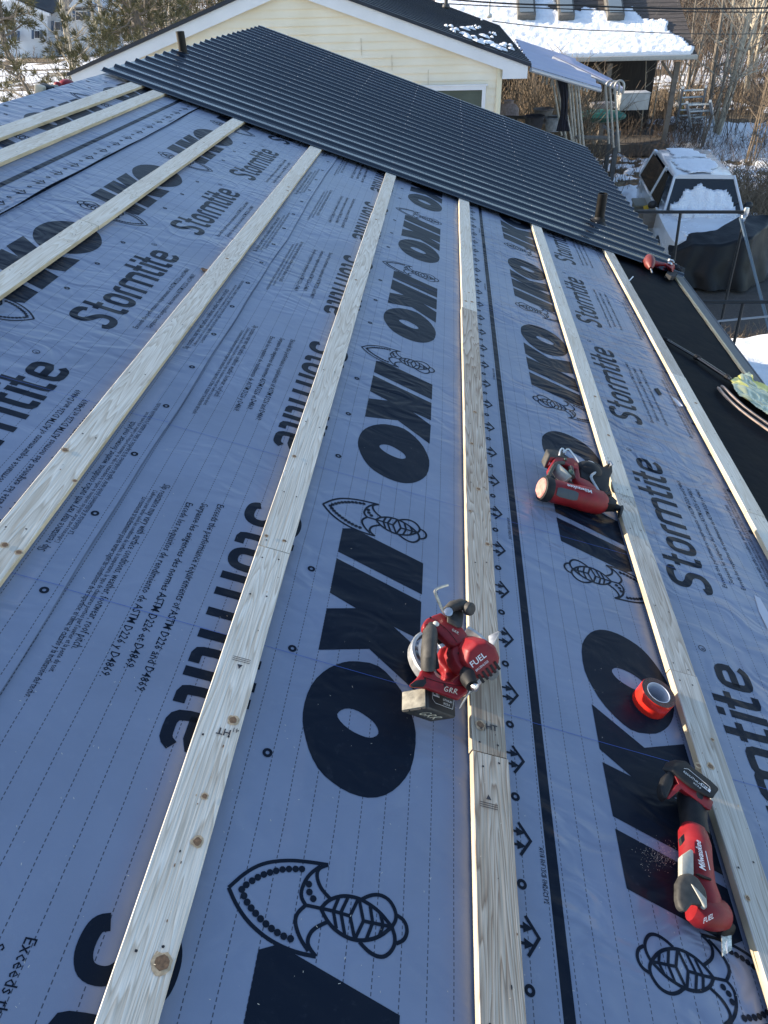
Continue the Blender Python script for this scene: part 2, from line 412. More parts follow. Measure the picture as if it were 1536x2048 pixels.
Oi = [(0.2182, 1.019), (0.2241, 1.0342), (0.2388, 1.0455), (0.2595, 1.0478), (0.2837, 1.0388), (0.3058, 1.0267), (0.3178, 1.009), (0.3178, 0.996), (0.3031, 0.9835), (0.285, 0.9826), (0.2572, 0.9886), (0.2329, 1.0022)]
glyph(*fill([smooth_line([(1.7552 - v, u - .150) for u, v in Oo], 1, True), smooth_line([(1.7552 - v, u - .150) for u, v in Oi], 1, True)]))
def lp(pts): # outline points measured on the nearest emblem
    out = []
    for x, y in pts:
        q = at(400 + x / 3, 1600 + y / 3); out.append((.6036 - q.y, q.x - .150))
    return out
LW = .0068
for pts in ([(760, 408), (640, 390), (520, 380), (380, 395), (270, 450), (165, 545)], [(165, 545), (205, 640), (270, 740), (365, 830), (460, 890), (570, 935), (685, 958)],
            [(760, 408), (700, 430), (690, 480), (715, 550), (770, 610)],
            [(715, 415), (640, 470), (597, 560), (600, 610), (625, 650)],
            [(625, 650), (570, 700), (560, 760), (590, 850), (640, 925)],
            [(685, 958), (640, 900), (635, 850), (670, 790), (760, 748)],
            [(715, 670), (760, 620), (830, 595), (890, 595), (960, 615), (1060, 680), (1140, 780)],
            [(715, 670), (750, 740), (800, 800), (880, 850), (960, 865), (1060, 845), (1140, 780)],
            [(960, 615), (1010, 590), (1070, 585), (1130, 620), (1165, 690), (1165, 740), (1140, 780)],
            [(1170, 710), (1215, 740), (1235, 800), (1215, 860), (1165, 880)],
            [(1140, 780), (1160, 840), (1155, 900), (1110, 955), (1060, 962), (1000, 930), (945, 870)]):
    q = lp(pts); q = q[:1] + smooth_line(q, 2)[1:-1] + q[-1:]
    glyph(*stroke(q, LW))
for pts in ([(625, 650), (790, 685), (890, 715)], [(790, 685), (825, 600)], [(835, 695), (880, 600)], [(890, 715), (940, 612)], [(790, 685), (808, 790)],
            [(835, 695), (860, 838)], [(890, 715), (918, 855)], [(945, 615), (970, 745), (918, 855)], [(970, 745), (1140, 780)], [(1010, 650), (1025, 755), (985, 860)],
            [(1068, 690), (1088, 770), (1062, 840)]):
    glyph(*stroke(lp(pts), LW * .9))
for x, y in ((603, 434), (565, 434), (525, 434), (487, 437), (449, 445), (412, 455), (375, 467), (339, 484), (305, 505), (270, 529), (243, 557), (256, 595), (275, 633), (299, 668), (326, 700), (355, 733), (387, 763), (420, 791), (455, 815), (493, 837), (534, 852), (644, 525), (647, 572), (670, 612)):
    glyph(*fill([disc(lp([(x, y)])[0], .0062, 10)]))
NIKO = len(GL)
# rounded condensed lettering, (p, q) with q = 0 on its own baseline
SG = []
def st(pts, w=.027, closed=False, sm=1):
    if sm: pts = (pts[:1] + smooth_line(pts, sm)[1:-1] + pts[-1:]) if not closed else smooth_line(pts, sm, True)
    SG.append(stroke(pts, w, closed))
st([(.096, .124), (.093, .143), (.070, .150), (.038, .150), (.015, .140), (.013, .108), (.035, .090), (.066, .078), (.084, .058), (.082, .026), (.060, .012), (.032, .012), (.012, .018), (.006, .036)], .028, sm=2)
def tt(x):
    st([(x, .158), (x, .10), (x, .03), (x + .006, .013), (x + .038, .013)], .025); st([(x - .026, .106), (x + .034, .106)], .022, sm=0)
def oo(x0, x1): st([(x0 + .013, .06), (x0 + .013, .09), (x0 + .03, .104), ((x0 + x1) / 2, .105), (x1 - .03, .104), (x1 - .013, .09), (x1 - .013, .03), (x1 - .03, .013), (x0 + .03, .013), (x0 + .013, .03)], .026, True, 2)
tt(.145); oo(.196, .287)
st([(.315, 0), (.315, .10)], .026, sm=0); st([(.315, .085), (.320, .102), (.336, .105), (.352, .105)], .024)
for x in (.375, .447, .519): st([(x, 0), (x, .09)], .026, sm=0)
st([(.375, .085), (.380, .104), (.410, .106), (.440, .104), (.447, .085)], .025, sm=1); st([(.447, .085), (.454, .104), (.484, .106), (.512, .104), (.519, .085)], .025, sm=1)
tt(.568); st([(.632, 0), (.632, .118)], .026, sm=0); st([(.632, .136), (.632, .160)], .026, sm=0); tt(.678)
st([(.742, .060), (.812, .060), (.812, .088), (.800, .104), (.775, .106), (.752, .104), (.742, .09), (.742, .030), (.755, .013), (.785, .012), (.805, .014), (.818, .030)], .025, sm=1)
SG.append(stroke(disc((.868, .135), .011, 16), .0022, True)); 
SG.append(([], []))
DOTS_IN = .0042

ROLLM = dict(col=(.200, .234, .322))
M_mem = [membrane_mat('underlayment_fabric_' + 'abcd'[i], (.200, .234, .322), True, wr=w, diag=dg) for i, (w, dg) in enumerate(((1.7, 15), (1.0, 40), (.75, 80), (1.5, 38)))]
M_ink = [membrane_mat('underlayment_ink_' + 'abcd'[i], (.008, .013, .024), False, rough=.42, wr=w, print_=True, diag=dg) for i, (w, dg) in enumerate(((1.7, 15), (1.0, 40), (.75, 80), (1.5, 38)))]
M_chalk = mat('blue_chalk', (.05, .12, .42), .8)
SMALL = ["Slip resistance may vary with surface conditions, weather, footwear, roof pitch.",
         "L'adhérence peut varier selon les conditions de surface, la température, le type de chaussures portées par l'ouvrier et la pente du toit.",
         "La resistencia al deslizamiento puede variar según las condiciones de la superficie, el clima, el calzado y la inclinación del techo."]
ROWS = ["Exceeds the performance requirements of ASTM D226 and D4869.", "Surpasse les exigences des normes ASTM D226 et D4869.", "Excede los requisitos de rendimiento de ASTM D226 y D4869."]

def lift(u, v, a, b, amp, lo, seed):
    """height of a roll over the roof plane: the lower edge waves and lifts a little"""
    t = max(0, 1 - abs(u - lo) / .10)
    return amp * t * t * (.5 + .5 * noise.noise(Vector((v * 1.6, seed, 0)))) 

def roll(name, label, ua, ub, z, up, base, tip, mi, rows, small_q, edge, wav, lifta, shift=0.0, storm=None, seed=0, n_u=24):
    """ua/ub: strip edges. up=+1 print reads away from the camera (letters lean up the slope), -1 reads towards it.
    base: u of the big wordmark's baseline; tip: v of an emblem tip"""
    mb = MB(); mb.uv = []
    ed = lambda v: wav * (noise.noise(Vector((v * .9, seed, 2))) + .5 * noise.noise(Vector((v * 2.7, seed, 4))))
    NV = 190
    def Z(u, v): return z + lift(u, v, ua, ub, lifta, edge, seed)
    def pq(u, v): return ((base - u) * 1.0, v - tip) if up > 0 else (u - base, tip - v)
    us = [ua + (ub - ua) * j / n_u for j in range(n_u + 1)]
    for i in range(NV + 1):
        v = V0 + .02 + (V1 - V0 - .04) * i / NV
        for j, u in enumerate(us):
            uu = u + (ed(v) if (abs(u - edge) < 1e-6) else 0)
            mb.v.append((uu, v, Z(uu, v))); q = pq(uu, v); mb.uv.append((q[0] + .0247 + .5 * 0, q[1]))
    w = n_u + 1
    for i in range(NV):
        for j in range(n_u): a = i * w + j; mb.f.append([a, a + 1, a + w + 1, a + w]); mb.m.append(0)
    cnt = [0]
    lo, hi = min(ua, ub) + .004, max(ua, ub) - .004
    def place(vs, fs, q0, per_i, z_):
        k = len(mb.v)
        P = []
        for p, q in vs:
            if up > 0: u = base - (q + q0); v = tip + (p + per_i)
            else: u = base + (q + q0); v = tip - (p + per_i)
            P.append((u, v))
        if not P: return
        us_ = [a[0] for a in P]; vs_ = [a[1] for a in P]
        if max(vs_) > V1 - .1 or min(vs_) < V0 + .05 or min(us_) < lo or max(us_) > hi: return
        for u, v in P: mb.v.append((u, v, Z(u, v) + z_)); mb.uv.append((0, 0))
        for f in fs: mb.f.append([i + k for i in f]); mb.m.append(1)
    per = 1.1455 if up < 0 else 1.152
    for kk in range(-9, 10):
        o = kk * per
        for gi, (vs, fs) in enumerate(GL): place(vs, fs, 0, o, .0007 + gi * .000012)
        for gi, (vs, fs) in enumerate(SG): place([(p + .088, q) for p, q in vs], fs, storm, o, .0007 + (gi % 30) * .000014)
        for ri, (row, (q0, l0, ln)) in enumerate(zip(ROWS, rows)):
            vs, fs, wd = text_faces(row, .004, 1); s = ln / wd
            place([(x * s + l0, y * s * 1.12) for x, y in vs], fs, q0, o, .0007)
        vs, fs, wd = text_faces("R", .01, 2); place([(x * .014 + .951, y * .014 + .130 - .002) for x, y in vs], fs, storm, o, .0007)
        for ri in range(3):
            vs, fs, wd = text_faces(SMALL[ri], .0, 1); s = (.62 + .03 * ri) / wd
            place([(x * s + .12 + .04 * ri, y * s * 1.5) for x, y in vs], fs, small_q - .0165 * ri, o, .0007)
        for d in range(4):       # ring marks between the wordmark and the fine print
            for q0 in ((-.0617, -.6225) if d < 3 else (-.6225,)):
                a, b = disc((.2937 + .28775 * d, 0), .0105, 18), disc((.2937 + .28775 * d, 0), DOTS_IN, 18)
                place(a + b, [(i, (i + 1) % 18, 18 + (i + 1) % 18, 18 + i) for i in range(18)], q0, o, .0010)
        for d in range(6):       # rings and arrows along the lap edge
            c = (.060 + .1915 * d, 0)
            a, b = disc(c, .0105, 18), disc(c, DOTS_IN, 18)
            place(a + b, [(i, (i + 1) % 18, 18 + (i + 1) % 18, 18 + i) for i in range(18)], .490, o, .0010)
            c = .060 + .1915 * (d + .5)
            for s_ in (-.0145, .0145):
                place(*stroke([(c + s_, .462), (c + s_, .488)], .0055), 0, o, .0010)
                place(*fill([[(c + s_ - .010, .486), (c + s_, .506), (c + s_ + .010, .486)]]), 0, o, .00103)
            place(*stroke([(c - .036, .492), (c, .517), (c + .036, .492)], .0065), 0, o, .00106)
        vs, fs, wd = text_faces("AV18 009 13CB 09826C3 P2", .01, 1); s = .115 / wd
        place([(x * s + .93, y * s * 1.4) for x, y in vs], fs, .535, o, .0007)
    # heavy lap guide line
    k = len(mb.v); g0 = (base - .405, base - .432) if up > 0 else (base + .388, base + .415)
    if lo < min(g0) and max(g0) < hi:
        for i in range(NV + 1):
            v = V0 + .02 + (V1 - V0 - .04) * i / NV
            for u in g0: mb.v.append((u, v, Z(u, v) + .0009)); mb.uv.append((0, 0))
        for i in range(NV): a = k + i * 2; mb.f.append([a, a + 1, a + 3, a + 2]); mb.m.append(1)
    # chalk lines snapped across the roll
    for (va, sl_) in ((1.155, -.02), (1.93, .03), (3.85, .01)):
        k = len(mb.v)
        n = 12
        for i in range(n + 1):
            u = lo + (hi - lo) * i / n
            for s_ in (-.0006, .0006): v = va + sl_ * u + s_; mb.v.append((u, v, Z(u, v) + .0016)); mb.uv.append((0, 0))
        for i in range(n): a = k + i * 2; mb.f.append([a, a + 1, a + 3, a + 2]); mb.m.append(2)
    o = mb.build(name, [M_mem[mi], M_ink[mi], M_chalk], recalc=False, roof=True, smooth=True, angle=60)
    # faces must look up
    bm = bmesh.new(); bm.from_mesh(o.data)
    fl = [f for f in bm.faces if f.normal.z < 0]
    bmesh.ops.reverse_faces(bm, faces=fl); bm.to_mesh(o.data); bm.free()
    return tag(o, label, 'underlayment', 'printed blue-grey underlayment courses')

rowsC = [(-.360, .140, .665), (-.402, .155, .60), (-.440, .17, .62)]
rowsD = [(-.376, .155, .665), (-.414, .19, .59), (-.455, .175, .62)]
STC, STD = -.281, -.3055
roll('roof_underlayment', 'lowest printed blue-grey underlayment course, lying under the nailer and the tape roll', .50, 1.865, .0075, +1, 1.131, 1.79, 3, rowsD, -.572, .50, 0, 0, storm=STD, seed=1)
roll('roof_underlayment', 'printed blue-grey underlayment course with the large upside-down wordmark beside the saw', -.58, .700, .0105, -1, .150, 1.7500, 2, rowsC, -.520, .700, .002, .002, storm=STC, seed=2)
roll('roof_underlayment', 'printed blue-grey underlayment course second from the ridge, its lower edge loose and wavy', -1.60, -.447, .0135, +1, -1.1075, 2.288, 1, rowsD, -.572, -.447, .012, .010, storm=STD, seed=3)
roll('roof_underlayment', 'topmost course of printed underlayment wrinkled below the ridge, far left', -2.232, -1.515, .0165, -1, -2.065, .62, 0, rowsC, -.520, -1.515, .014, .012, storm=STC, seed=4)

# ------------------------------------------------------------------ strapping boards
WP = wood_mat('spruce_pale', (.74, .71, .63), (.60, .54, .43), .7)
WW = wood_mat('spruce_white', (.76, .73, .65), (.54, .48, .39), 1.0)
WB = wood_mat('spruce_brown', (.60, .54, .45), (.30, .23, .17), 1.2, brown=.35)
WG = wood_mat('spruce_grey', (.62, .59, .53), (.40, .35, .29), 1.1, brown=.2)
M_knot = mat('knot', (.20, .11, .055), .6, var=.4, scale=200)
M_hole = mat('nail_head', (.03, .03, .035), .45, .5)
M_stamp = mat('stamp_ink', (.03, .03, .04), .7)
BZ0, BZ1 = .0195, .0385
mat('sawn_edge', (.52, .44, .30), .8, var=.25, scale=30, stretch=(1, .2, 1), spec=.1)
def board(label, u0, u1, va, vb, wood, seed, knots=(), nails=None, extra=None):
    rr = random.Random(seed); mb = MB(); n = max(4, int((vb - va) / .12)); mb.uv = None
    b = .0016; dz = rr.uniform(-.0012, .0012)
    for i in range(n + 1):
        v = va + (vb - va) * i / n
        bow = .0035 * noise.noise(Vector((v * .45, seed, 40))); e0 = bow + .0016 * noise.noise(Vector((v * 1.3, seed, 0))) + .0008 * noise.noise(Vector((v * 9, seed, 3))); e1 = bow + .0016 * noise.noise(Vector((v * 1.1, seed, 7))) + .0008 * noise.noise(Vector((v * 8, seed, 9)))
        z1 = BZ1 + dz + .0006 * noise.noise(Vector((v * 2, seed, 5)))
        a, c = u0 + e0, u1 + e1
        mb.v += [(a, v, BZ0), (a, v, z1 - b), (a + b, v, z1), (c - b, v, z1), (c, v, z1 - b), (c, v, BZ0)]
    for i in range(n):
        for j in range(6): q = (j + 1) % 6; mb.f.append([i * 6 + j, i * 6 + q, i * 6 + 6 + q, i * 6 + 6 + j]); mb.m.append(5 if j in (0, 4) else 0)
    mb.f.append([5, 4, 3, 2, 1, 0]); mb.m.append(0); mb.f.append([n * 6 + j for j in range(6)]); mb.m.append(0)
    zt = BZ1 + dz + .0011
    def mark(c, r, mi, zz=0, n=12, asp=1.0):
        k = [(c[0] + r * math.cos(2 * math.pi * i / n) * (1 + .18 * rr.uniform(-1, 1)), c[1] + asp * r * math.sin(2 * math.pi * i / n) * (1 + .18 * rr.uniform(-1, 1)), zt + zz) for i in range(n)]
        mb.add(k, [tuple(range(n))], mi)
    for px, py, r in knots:
        c = at(px, py, BZ1)
        if va < c.y < vb: mark(c, r * 1.5, 4, 0, 14); mark(c, r, 1, .0003)
    for _ in range(int((vb - va) * .9)):
        c = (rr.uniform(u0 + .012, u1 - .012), rr.uniform(va + .1, vb - .05)); r = rr.uniform(.003, .007)
        mark(c, r * 1.5, 4, 0, 14); mark(c, r, 1, .0003)
    vs = nails if nails is not None else [v for v in [va + .03, vb - .03] + [va + .25 + .41 * i for i in range(int((vb - va) / .41))] if va < v < vb]
    for v in vs:
        for f in (.24, .74):
            mark((u0 + (u1 - u0) * (f + rr.uniform(-.05, .05)), v + rr.uniform(-.015, .015)), .0026, 2, .0005, 8)
    for _ in range(int((vb - va) * 7)):          # dents, pencil ticks and dirt specks
        c = (rr.uniform(u0 + .006, u1 - .006), rr.uniform(va + .02, vb - .02)); mark(c, rr.uniform(.0007, .0018), rr.choice((1, 2, 4)), .0006, 6, rr.uniform(.5, 3))
    if extra: extra(mb, zt)
    o = mb.build('strapping_board', [wood, M_knot, M_hole, M_stamp, MATS['knot_halo'], MATS['sawn_edge']], roof=True, org=((u0 + u1) / 2, (va + vb) / 2, BZ0), recalc=False, angle=24)
    bm = bmesh.new(); bm.from_mesh(o.data); bmesh.ops.recalc_face_normals(bm, faces=[f for f in bm.faces if f.material_index in (0, 5)])
    bmesh.ops.reverse_faces(bm, faces=[f for f in bm.faces if f.material_index not in (0, 5) and f.normal.z < 0]); bm.to_mesh(o.data); bm.free()
    return tag(o, label, 'board', 'strapping boards nailed across the roof')
mat('knot_halo', (.50, .36, .22), .6, var=.3, scale=150)
mat('sawn_edge', (.52, .44, .30), .8, var=.25, scale=30, stretch=(1, .2, 1), spec=.1)
VE = 11.4
def ht(px, py, s, flip):
    def f(mb, z):
        c = at(px, py, BZ1); ex = (1, 0, 0) if not flip else (-1, 0, 0); ey = (0, 1, 0) if not flip else (0, -1, 0)
        put_text(mb, 'HT', (c.x, c.y, z + .0006), ex, ey, size=s, mi=3, bold=.02)
        put_text(mb, '41', (c.x - (.016 if not flip else -.016), c.y - (.008 if not flip else -.008), z + .0006), ex, ey, size=s * .7, mi=3)
    return f
def tri(px, py, flip, also=None):
    def f(mb, z):
        c = at(px, py, BZ1); s = -1 if flip else 1; z += .0007
        mb.add([(c.x - .006, c.y, z), (c.x + .006, c.y, z), (c.x, c.y + .012 * s, z)], [(0, 1, 2)], 3)
        for k in range(3): mb.add([(c.x - .02, c.y - s * (.008 + .005 * k), z), (c.x + .02, c.y - s * (.008 + .005 * k), z), (c.x + .02, c.y - s * (.0095 + .005 * k), z), (c.x - .02, c.y - s * (.0095 + .005 * k), z)], [(0, 1, 2, 3)], 3)
        if also: also(mb, z - .0007)
    return f
J = .0015
board('upper board of the pair nearest the ridge, running along the far left membrane', -2.015, -1.93, -.6, VE, WP, 1)
board('near length of the second board from the ridge, cut by the left frame edge', -1.85, -1.765, -.6, 4.92 - J, WP, 2)
board('far length of the second board from the ridge, ending under the metal', -1.85, -1.765, 4.92 + J, VE, WP, 3)
board('near length of third board from the ridge, crossing the leftmost big wordmarks', -1.252, -1.168, -.6, 3.19 - J, WP, 4)
board('short middle piece of third board from the ridge, between two joints', -1.252, -1.168, 3.19 + J, 3.70 - J, WP, 5)
board('far length of third board from the ridge, ending under the metal', -1.252, -1.168, 3.70 + J, VE, WP, 6)
board('near length of fourth board from the ridge, meeting the left frame edge', -.656, -.570, -.6, 3.56 - J, WW, 7, knots=[(10, 1090, .007), (38, 1105, .006), (150, 962, .005)])
board('far length of fourth board from the ridge, rough edged and ending under the metal', -.656, -.570, 3.56 + J, VE, WP, 8)
board('nearest length of the board left of the saw, with round knots and a stamp', -.066, .022, -.6, 1.46 - J, WW, 9, knots=[(466, 1441, .0085), (409, 1593, .005), (395, 1684, .0075), (323, 1927, .0115)],
      extra=tri(480, 1330, True, ht(462, 1462, .022, True)))
board('long middle length of the board left of the saw, pale with wavy grain', -.066, .022, 1.46 + J, 4.80 - J, WW, 10, knots=[(533, 1072, .004), (568, 1082, .004)])
board('far stub of the board left of the saw, split at its joint', -.062, .020, 4.80 + J, VE, WP, 11)
board('nearest length of the middle board below the saw, striped brown and grey', .531, .617, -.6, .995 - J, WB, 12, extra=tri(977, 1600, False))
board('brown weathered length of the middle board under the saw', .530, .615, .995 + J, 3.68 - J, WB, 13, knots=[(961, 1450, .009), (950, 824, .006), (957, 978, .007), (975, 1088, .006), (940, 1022, .004)], extra=ht(972, 1458, .022, False))
board('pale far length of the middle board, ending under the metal', .531, .614, 3.68 + J, VE, WP, 14, knots=[(932, 602, .006), (938, 585, .004)])
board('nearest length of the board beside the tape roll, with torn grain', 1.130, 1.215, -.6, 1.43 - J, WG, 15, knots=[(1396, 1532, .006), (1494, 1797, .0045), (1424, 1480, .004)])
board('length of the board between the tape roll and the nailer tip', 1.130, 1.214, 1.43 + J, 2.30 - J, WG, 16)
board('pale middle length of the board right of the nailer', 1.131, 1.215, 2.30 + J, 4.27 - J, WP, 17, knots=[(1190, 793, .005)])
board('far length of the board right of the nailer, ending under the metal', 1.132, 1.215, 4.27 + J, VE, WP, 18)
board('near length of the rightmost board beside the bare black membrane', 1.750, 1.834, -.6, 2.47 - J, WP, 19)
board('middle length of the rightmost board, splintered, facing the black pole', 1.752, 1.836, 2.47 + J, 3.74 - J, WP, 20)
board('far length of the rightmost board, knotty, ending under the metal', 1.751, 1.834, 3.74 + J, VE, WG, 21)

# ------------------------------------------------------------------ corrugated metal panels
M_met = mat('charcoal_painted_metal', (.007, .013, .023), .18, 0.0, spec=.65, var=.15, scale=5, stretch=(.3, 2, 1), bump=.05, bscale=9, bdist=.01)
M_scr = mat('screw_head_metal', (.34, .36, .39), .3, .7)
PIT = .2255; MV0 = 6.007; MZ = .0415
def ribz(v):
    t = (v - MV0) / PIT % 1.0
    def sm(x): x = max(0.0, min(1.0, x)); return x * x * (3 - 2 * x)
    return .018 * (sm((t - .82) / .15) if t > .5 else 1 - sm((t - .03) / .22))
NP = 6; RPP = 4
BU = (-1.97, -1.81, -1.21, -.613, -.022, .573, 1.173, 1.793)
scr = None
for k in range(NP):
    va = MV0 - .066 + k * RPP * PIT; vb = va + RPP * PIT + .03; mb = MB(); n = 20 * RPP + 3
    ul, ur = -2.235 + .006 * (k % 3), 2.452 - .005 * (k % 2)
    vv = [va + (vb - va) * i / n for i in range(n + 1)]
    zz = .0010 * k
    for i, v in enumerate(vv):
        for j in range(5):
            u = ul + (ur - ul) * j / 4
            mb.v.append((u, v, MZ + ribz(v) + zz))
    for i in range(n):
        for j in range(4): a = i * 5 + j; mb.f.append([a, a + 1, a + 6, a + 5]); mb.m.append(0)
    # thickness
    base = len(mb.v)
    mb.v += [(x, y, z - .0009) for x, y, z in mb.v[:base]]
    for i in range(n):
        for j in range(4): a = base + i * 5 + j; mb.f.append([a, a + 5, a + 6, a + 1]); mb.m.append(0)
        for j, d in ((0, 0), (4, 0)):
            a = i * 5 + j; mb.f.append([a, a + 5, base + a + 5, base + a]); mb.m.append(0)
    for i in (0, n):
        for j in range(4): a = i * 5 + j; mb.f.append([a, a + 1, base + a + 1, base + a]); mb.m.append(0)
    lab = ['nearest charcoal corrugated metal roofing sheet, its free edge over the strapping ends', 'second corrugated metal sheet from the free edge, pierced by the right vent pipe',
           'third corrugated metal sheet from the free edge', 'fourth corrugated metal sheet from the free edge', 'fifth corrugated metal sheet, next to the farthest one', 'farthest corrugated metal sheet, against the yellow gable wall'][k]
    t = thing('metal_roofing_sheet', (ul, va, MZ), lab, 'roofing sheet', 'corrugated metal sheets on the far roof')
    mb.build('sheet', M_met, t, org=(ul, va, MZ), angle=60)
    for bu in BU:
        for q in range(RPP):
            c = Vector((bu + .006 * math.sin(k * 7 + q * 3), va + .066 + q * PIT + .002, 0)); c.z = MZ + ribz(c.y) + zz
            
            if scr is None:
                s = MB(); s.lathe([(.0065, 0), (.0065, .001), (.004, .0014), (.0036, .0045), (.002, .0055)], (0, 0, 0), n=8)
                o = s.build('screw', M_scr, t); scr = o.data; o.location = c - Vector((ul, va, MZ))
            else:
                o = bpy.data.objects.new('screw', scr); COL.objects.link(o); o.parent = t; o.location = c - Vector((ul, va, MZ))

# vent pipes (plumb)
def pipe(pt, h, r, label):
    t = thing('vent_pipe', pt, label, 'vent pipe', 'plastic vent pipes through the roof'); upv = w2r((0, 0, 1)); p = Vector((0, 0, 0))
    m = MB(); m.lathe([(r, -.1), (r, h), (r - .006, h + .001), (r - .006, -.1)], p, upv, 20, closed=True); m.build('pipe', mat('abs_pipe', (.006, .006, .006), .5, spec=.25, var=.4, scale=14), t)
    m = MB(); m.lathe([(r + .035, .0), (r + .012, .018), (r + .004, .045), (r, .046)], p - Vector((0, 0, .012)), (0, 0, 1), 20); m.build('boot', M_blk, t)
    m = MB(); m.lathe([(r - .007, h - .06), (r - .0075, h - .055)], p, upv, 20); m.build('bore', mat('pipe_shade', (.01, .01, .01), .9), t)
pipe(at(1198, 441, .06), .225, .042, 'short black vent pipe standing on the near metal sheets at the right')
pl = at(357, 103, .05)
pipe((pl.x + .045, pl.y + .02, .03), .185, .038, 'small black vent pipe at the ridge before the yellow gable')

# ------------------------------------------------------------------ ground
def nmask(x, y): return noise.noise(Vector((x * .35, y * .35, 3))) + .6 * noise.noise(Vector((x * 1.3, y * 1.3, 8))) + .35 * noise.noise(Vector((x * 4, y * 4, 1)))
def sstep(a, b, t): t = max(0, min(1, (t - a) / (b - a))); return t * t * (3 - 2 * t)
def drive(x, y):       # bare asphalt by the house
    e = .22 * noise.noise(Vector((x * 1.1, 3, 0))) + .08 * noise.noise(Vector((x * 5, 3, 0)))
    return sstep(12.1 + e - .15, 12.1 + e + .05, y) * (1 - sstep(15.4 + e, 15.55 + e, y)) * sstep(2.5, 2.7, x) * (1 - sstep(22, 24, x))
def snow(x, y):
    s = nmask(x, y)
    k = .55 if y < 12.2 else (.25 if 15.4 < y < 17 and x > 4.2 else 0)
    if y > 15.3 and y < 16.2: k = .6
    if 18 < y < 25: k = -.02
    if 25 < y < 35 and x > 8: k = .45
    if y >= 33:
        k = .35 if (46 < y < 62 and x > 8) else -.05
        if 38 < y < 45: k = -.4
    if x < -6: k = .12 + .45 * noise.noise(Vector((x * .02, y * .11, 4)))
    return sstep(-.06, .08, s + k)
xs = []; x = -140.0
while x < 140: xs.append(x); x += (.13 if 2 < x < 14 else min(4.0, .13 + .045 * (2 - x if x < 2 else x - 14)))
ys = []; y = -25.0
while y < 260: ys.append(y); y += (.11 if 7 < y < 34 else min(6.0, .11 + .045 * (7 - y if y < 7 else y - 34)))
g = MB(); att = []
for y in ys:
    for x in xs:
        dv = drive(x, y); sn = snow(x, y) * (1 - dv)
        z = GZ + .11 * sn + .05 * noise.noise(Vector((x * .8, y * .8, 0))) * (1 - dv) + (.10 * noise.noise(Vector((x * 2.1, y * 2.1, 5))) + .05 * noise.noise(Vector((x * 6, y * 6, 5)))) * sn * (1 if x > 2 else .4)
        if y < 12.3 and x > 2.5: z += .12 * sn + .05 * noise.noise(Vector((x * 3.4, y * 3.4, 11)))
        if y > 60: z += (y - 60) * .012
        g.v.append((x, y, z)); att.append((sn, dv))
nx = len(xs)
for j in range(len(ys) - 1):
    for i in range(nx - 1): a = j * nx + i; g.f.append([a, a + 1, a + nx + 1, a + nx]); g.m.append(0)
gm = bpy.data.materials.new('winter_ground'); gm.use_nodes = True; n = gm.node_tree.nodes; L = gm.node_tree.links; b = n['Principled BSDF']
at_ = n.new('ShaderNodeAttribute'); at_.attribute_name = 'cover'; sp = n.new('ShaderNodeSeparateColor'); L.new(at_.outputs['Color'], sp.inputs[0])
tc = n.new('ShaderNodeTexCoord')
def N(scale, det=8, rough=.6, sx=(1, 1, 1)):
    mp = n.new('ShaderNodeMapping'); mp.inputs['Scale'].default_value = sx; L.new(tc.outputs['Object'], mp.inputs[0])
    z = n.new('ShaderNodeTexNoise'); z.inputs['Scale'].default_value = scale; z.inputs['Detail'].default_value = det; z.inputs['Roughness'].default_value = rough; L.new(mp.outputs[0], z.inputs[0]); return z.outputs[0]
def ramp(f, *els):
    c = n.new('ShaderNodeValToRGB'); L.new(f, c.inputs[0]); e = c.color_ramp.elements
    e[0].position, e[0].color = els[0][0], (*els[0][1], 1); e[1].position, e[1].color = els[-1][0], (*els[-1][1], 1)
    for p, k in els[1:-1]: q = e.new(p); q.color = (*k, 1)
    return c.outputs[0]
def mixc(f, a, c):
    k = n.new('ShaderNodeMixRGB'); L.new(f, k.inputs[0]); L.new(a, k.inputs[1]); L.new(c, k.inputs[2]); return k.outputs[0]
grass = ramp(N(5, 10, .75), (.3, (.030, .021, .013)), (.48, (.10, .070, .038)), (.62, (.22, .17, .095)), (.75, (.33, .27, .17)))
asph = ramp(N(24, 10, .8), (.35, (.040, .036, .034)), (.65, (.085, .075, .066)))
snowc = ramp(N(3), (.3, (.76, .79, .84)), (.7, (.88, .88, .89)))
fn = N(9, 6, .7); ad = n.new('ShaderNodeMath'); ad.operation = 'ADD'; L.new(sp.outputs[0], ad.inputs[0]); 
sb = n.new('ShaderNodeMath'); sb.operation = 'MULTIPLY_ADD'; L.new(fn, sb.inputs[0]); sb.inputs[1].default_value = 1.5; sb.inputs[2].default_value = -.75; L.new(sb.outputs[0], ad.inputs[1])
mr = n.new('ShaderNodeMapRange'); mr.inputs[1].default_value = .38; mr.inputs[2].default_value = .55; L.new(ad.outputs[0], mr.inputs[0])
c1 = mixc(mr.outputs[0], grass, snowc); c2 = mixc(sp.outputs[1], c1, asph); L.new(c2, b.inputs['Base Color']); b.inputs['Roughness'].default_value = .75
bp = n.new('ShaderNodeBump'); bp.inputs['Strength'].default_value = .7; bp.inputs['Distance'].default_value = .05; L.new(N(14, 8, .7), bp.inputs['Height']); L.new(bp.outputs[0], b.inputs['Normal'])
go = g.build('ground', gm, recalc=False, angle=180)
ca = go.data.color_attributes.new('cover', 'FLOAT_COLOR', 'POINT')
ca.data.foreach_set('color', [c for a in att for c in (a[0], a[1], 0, 1)])
tag(go, kind='structure')

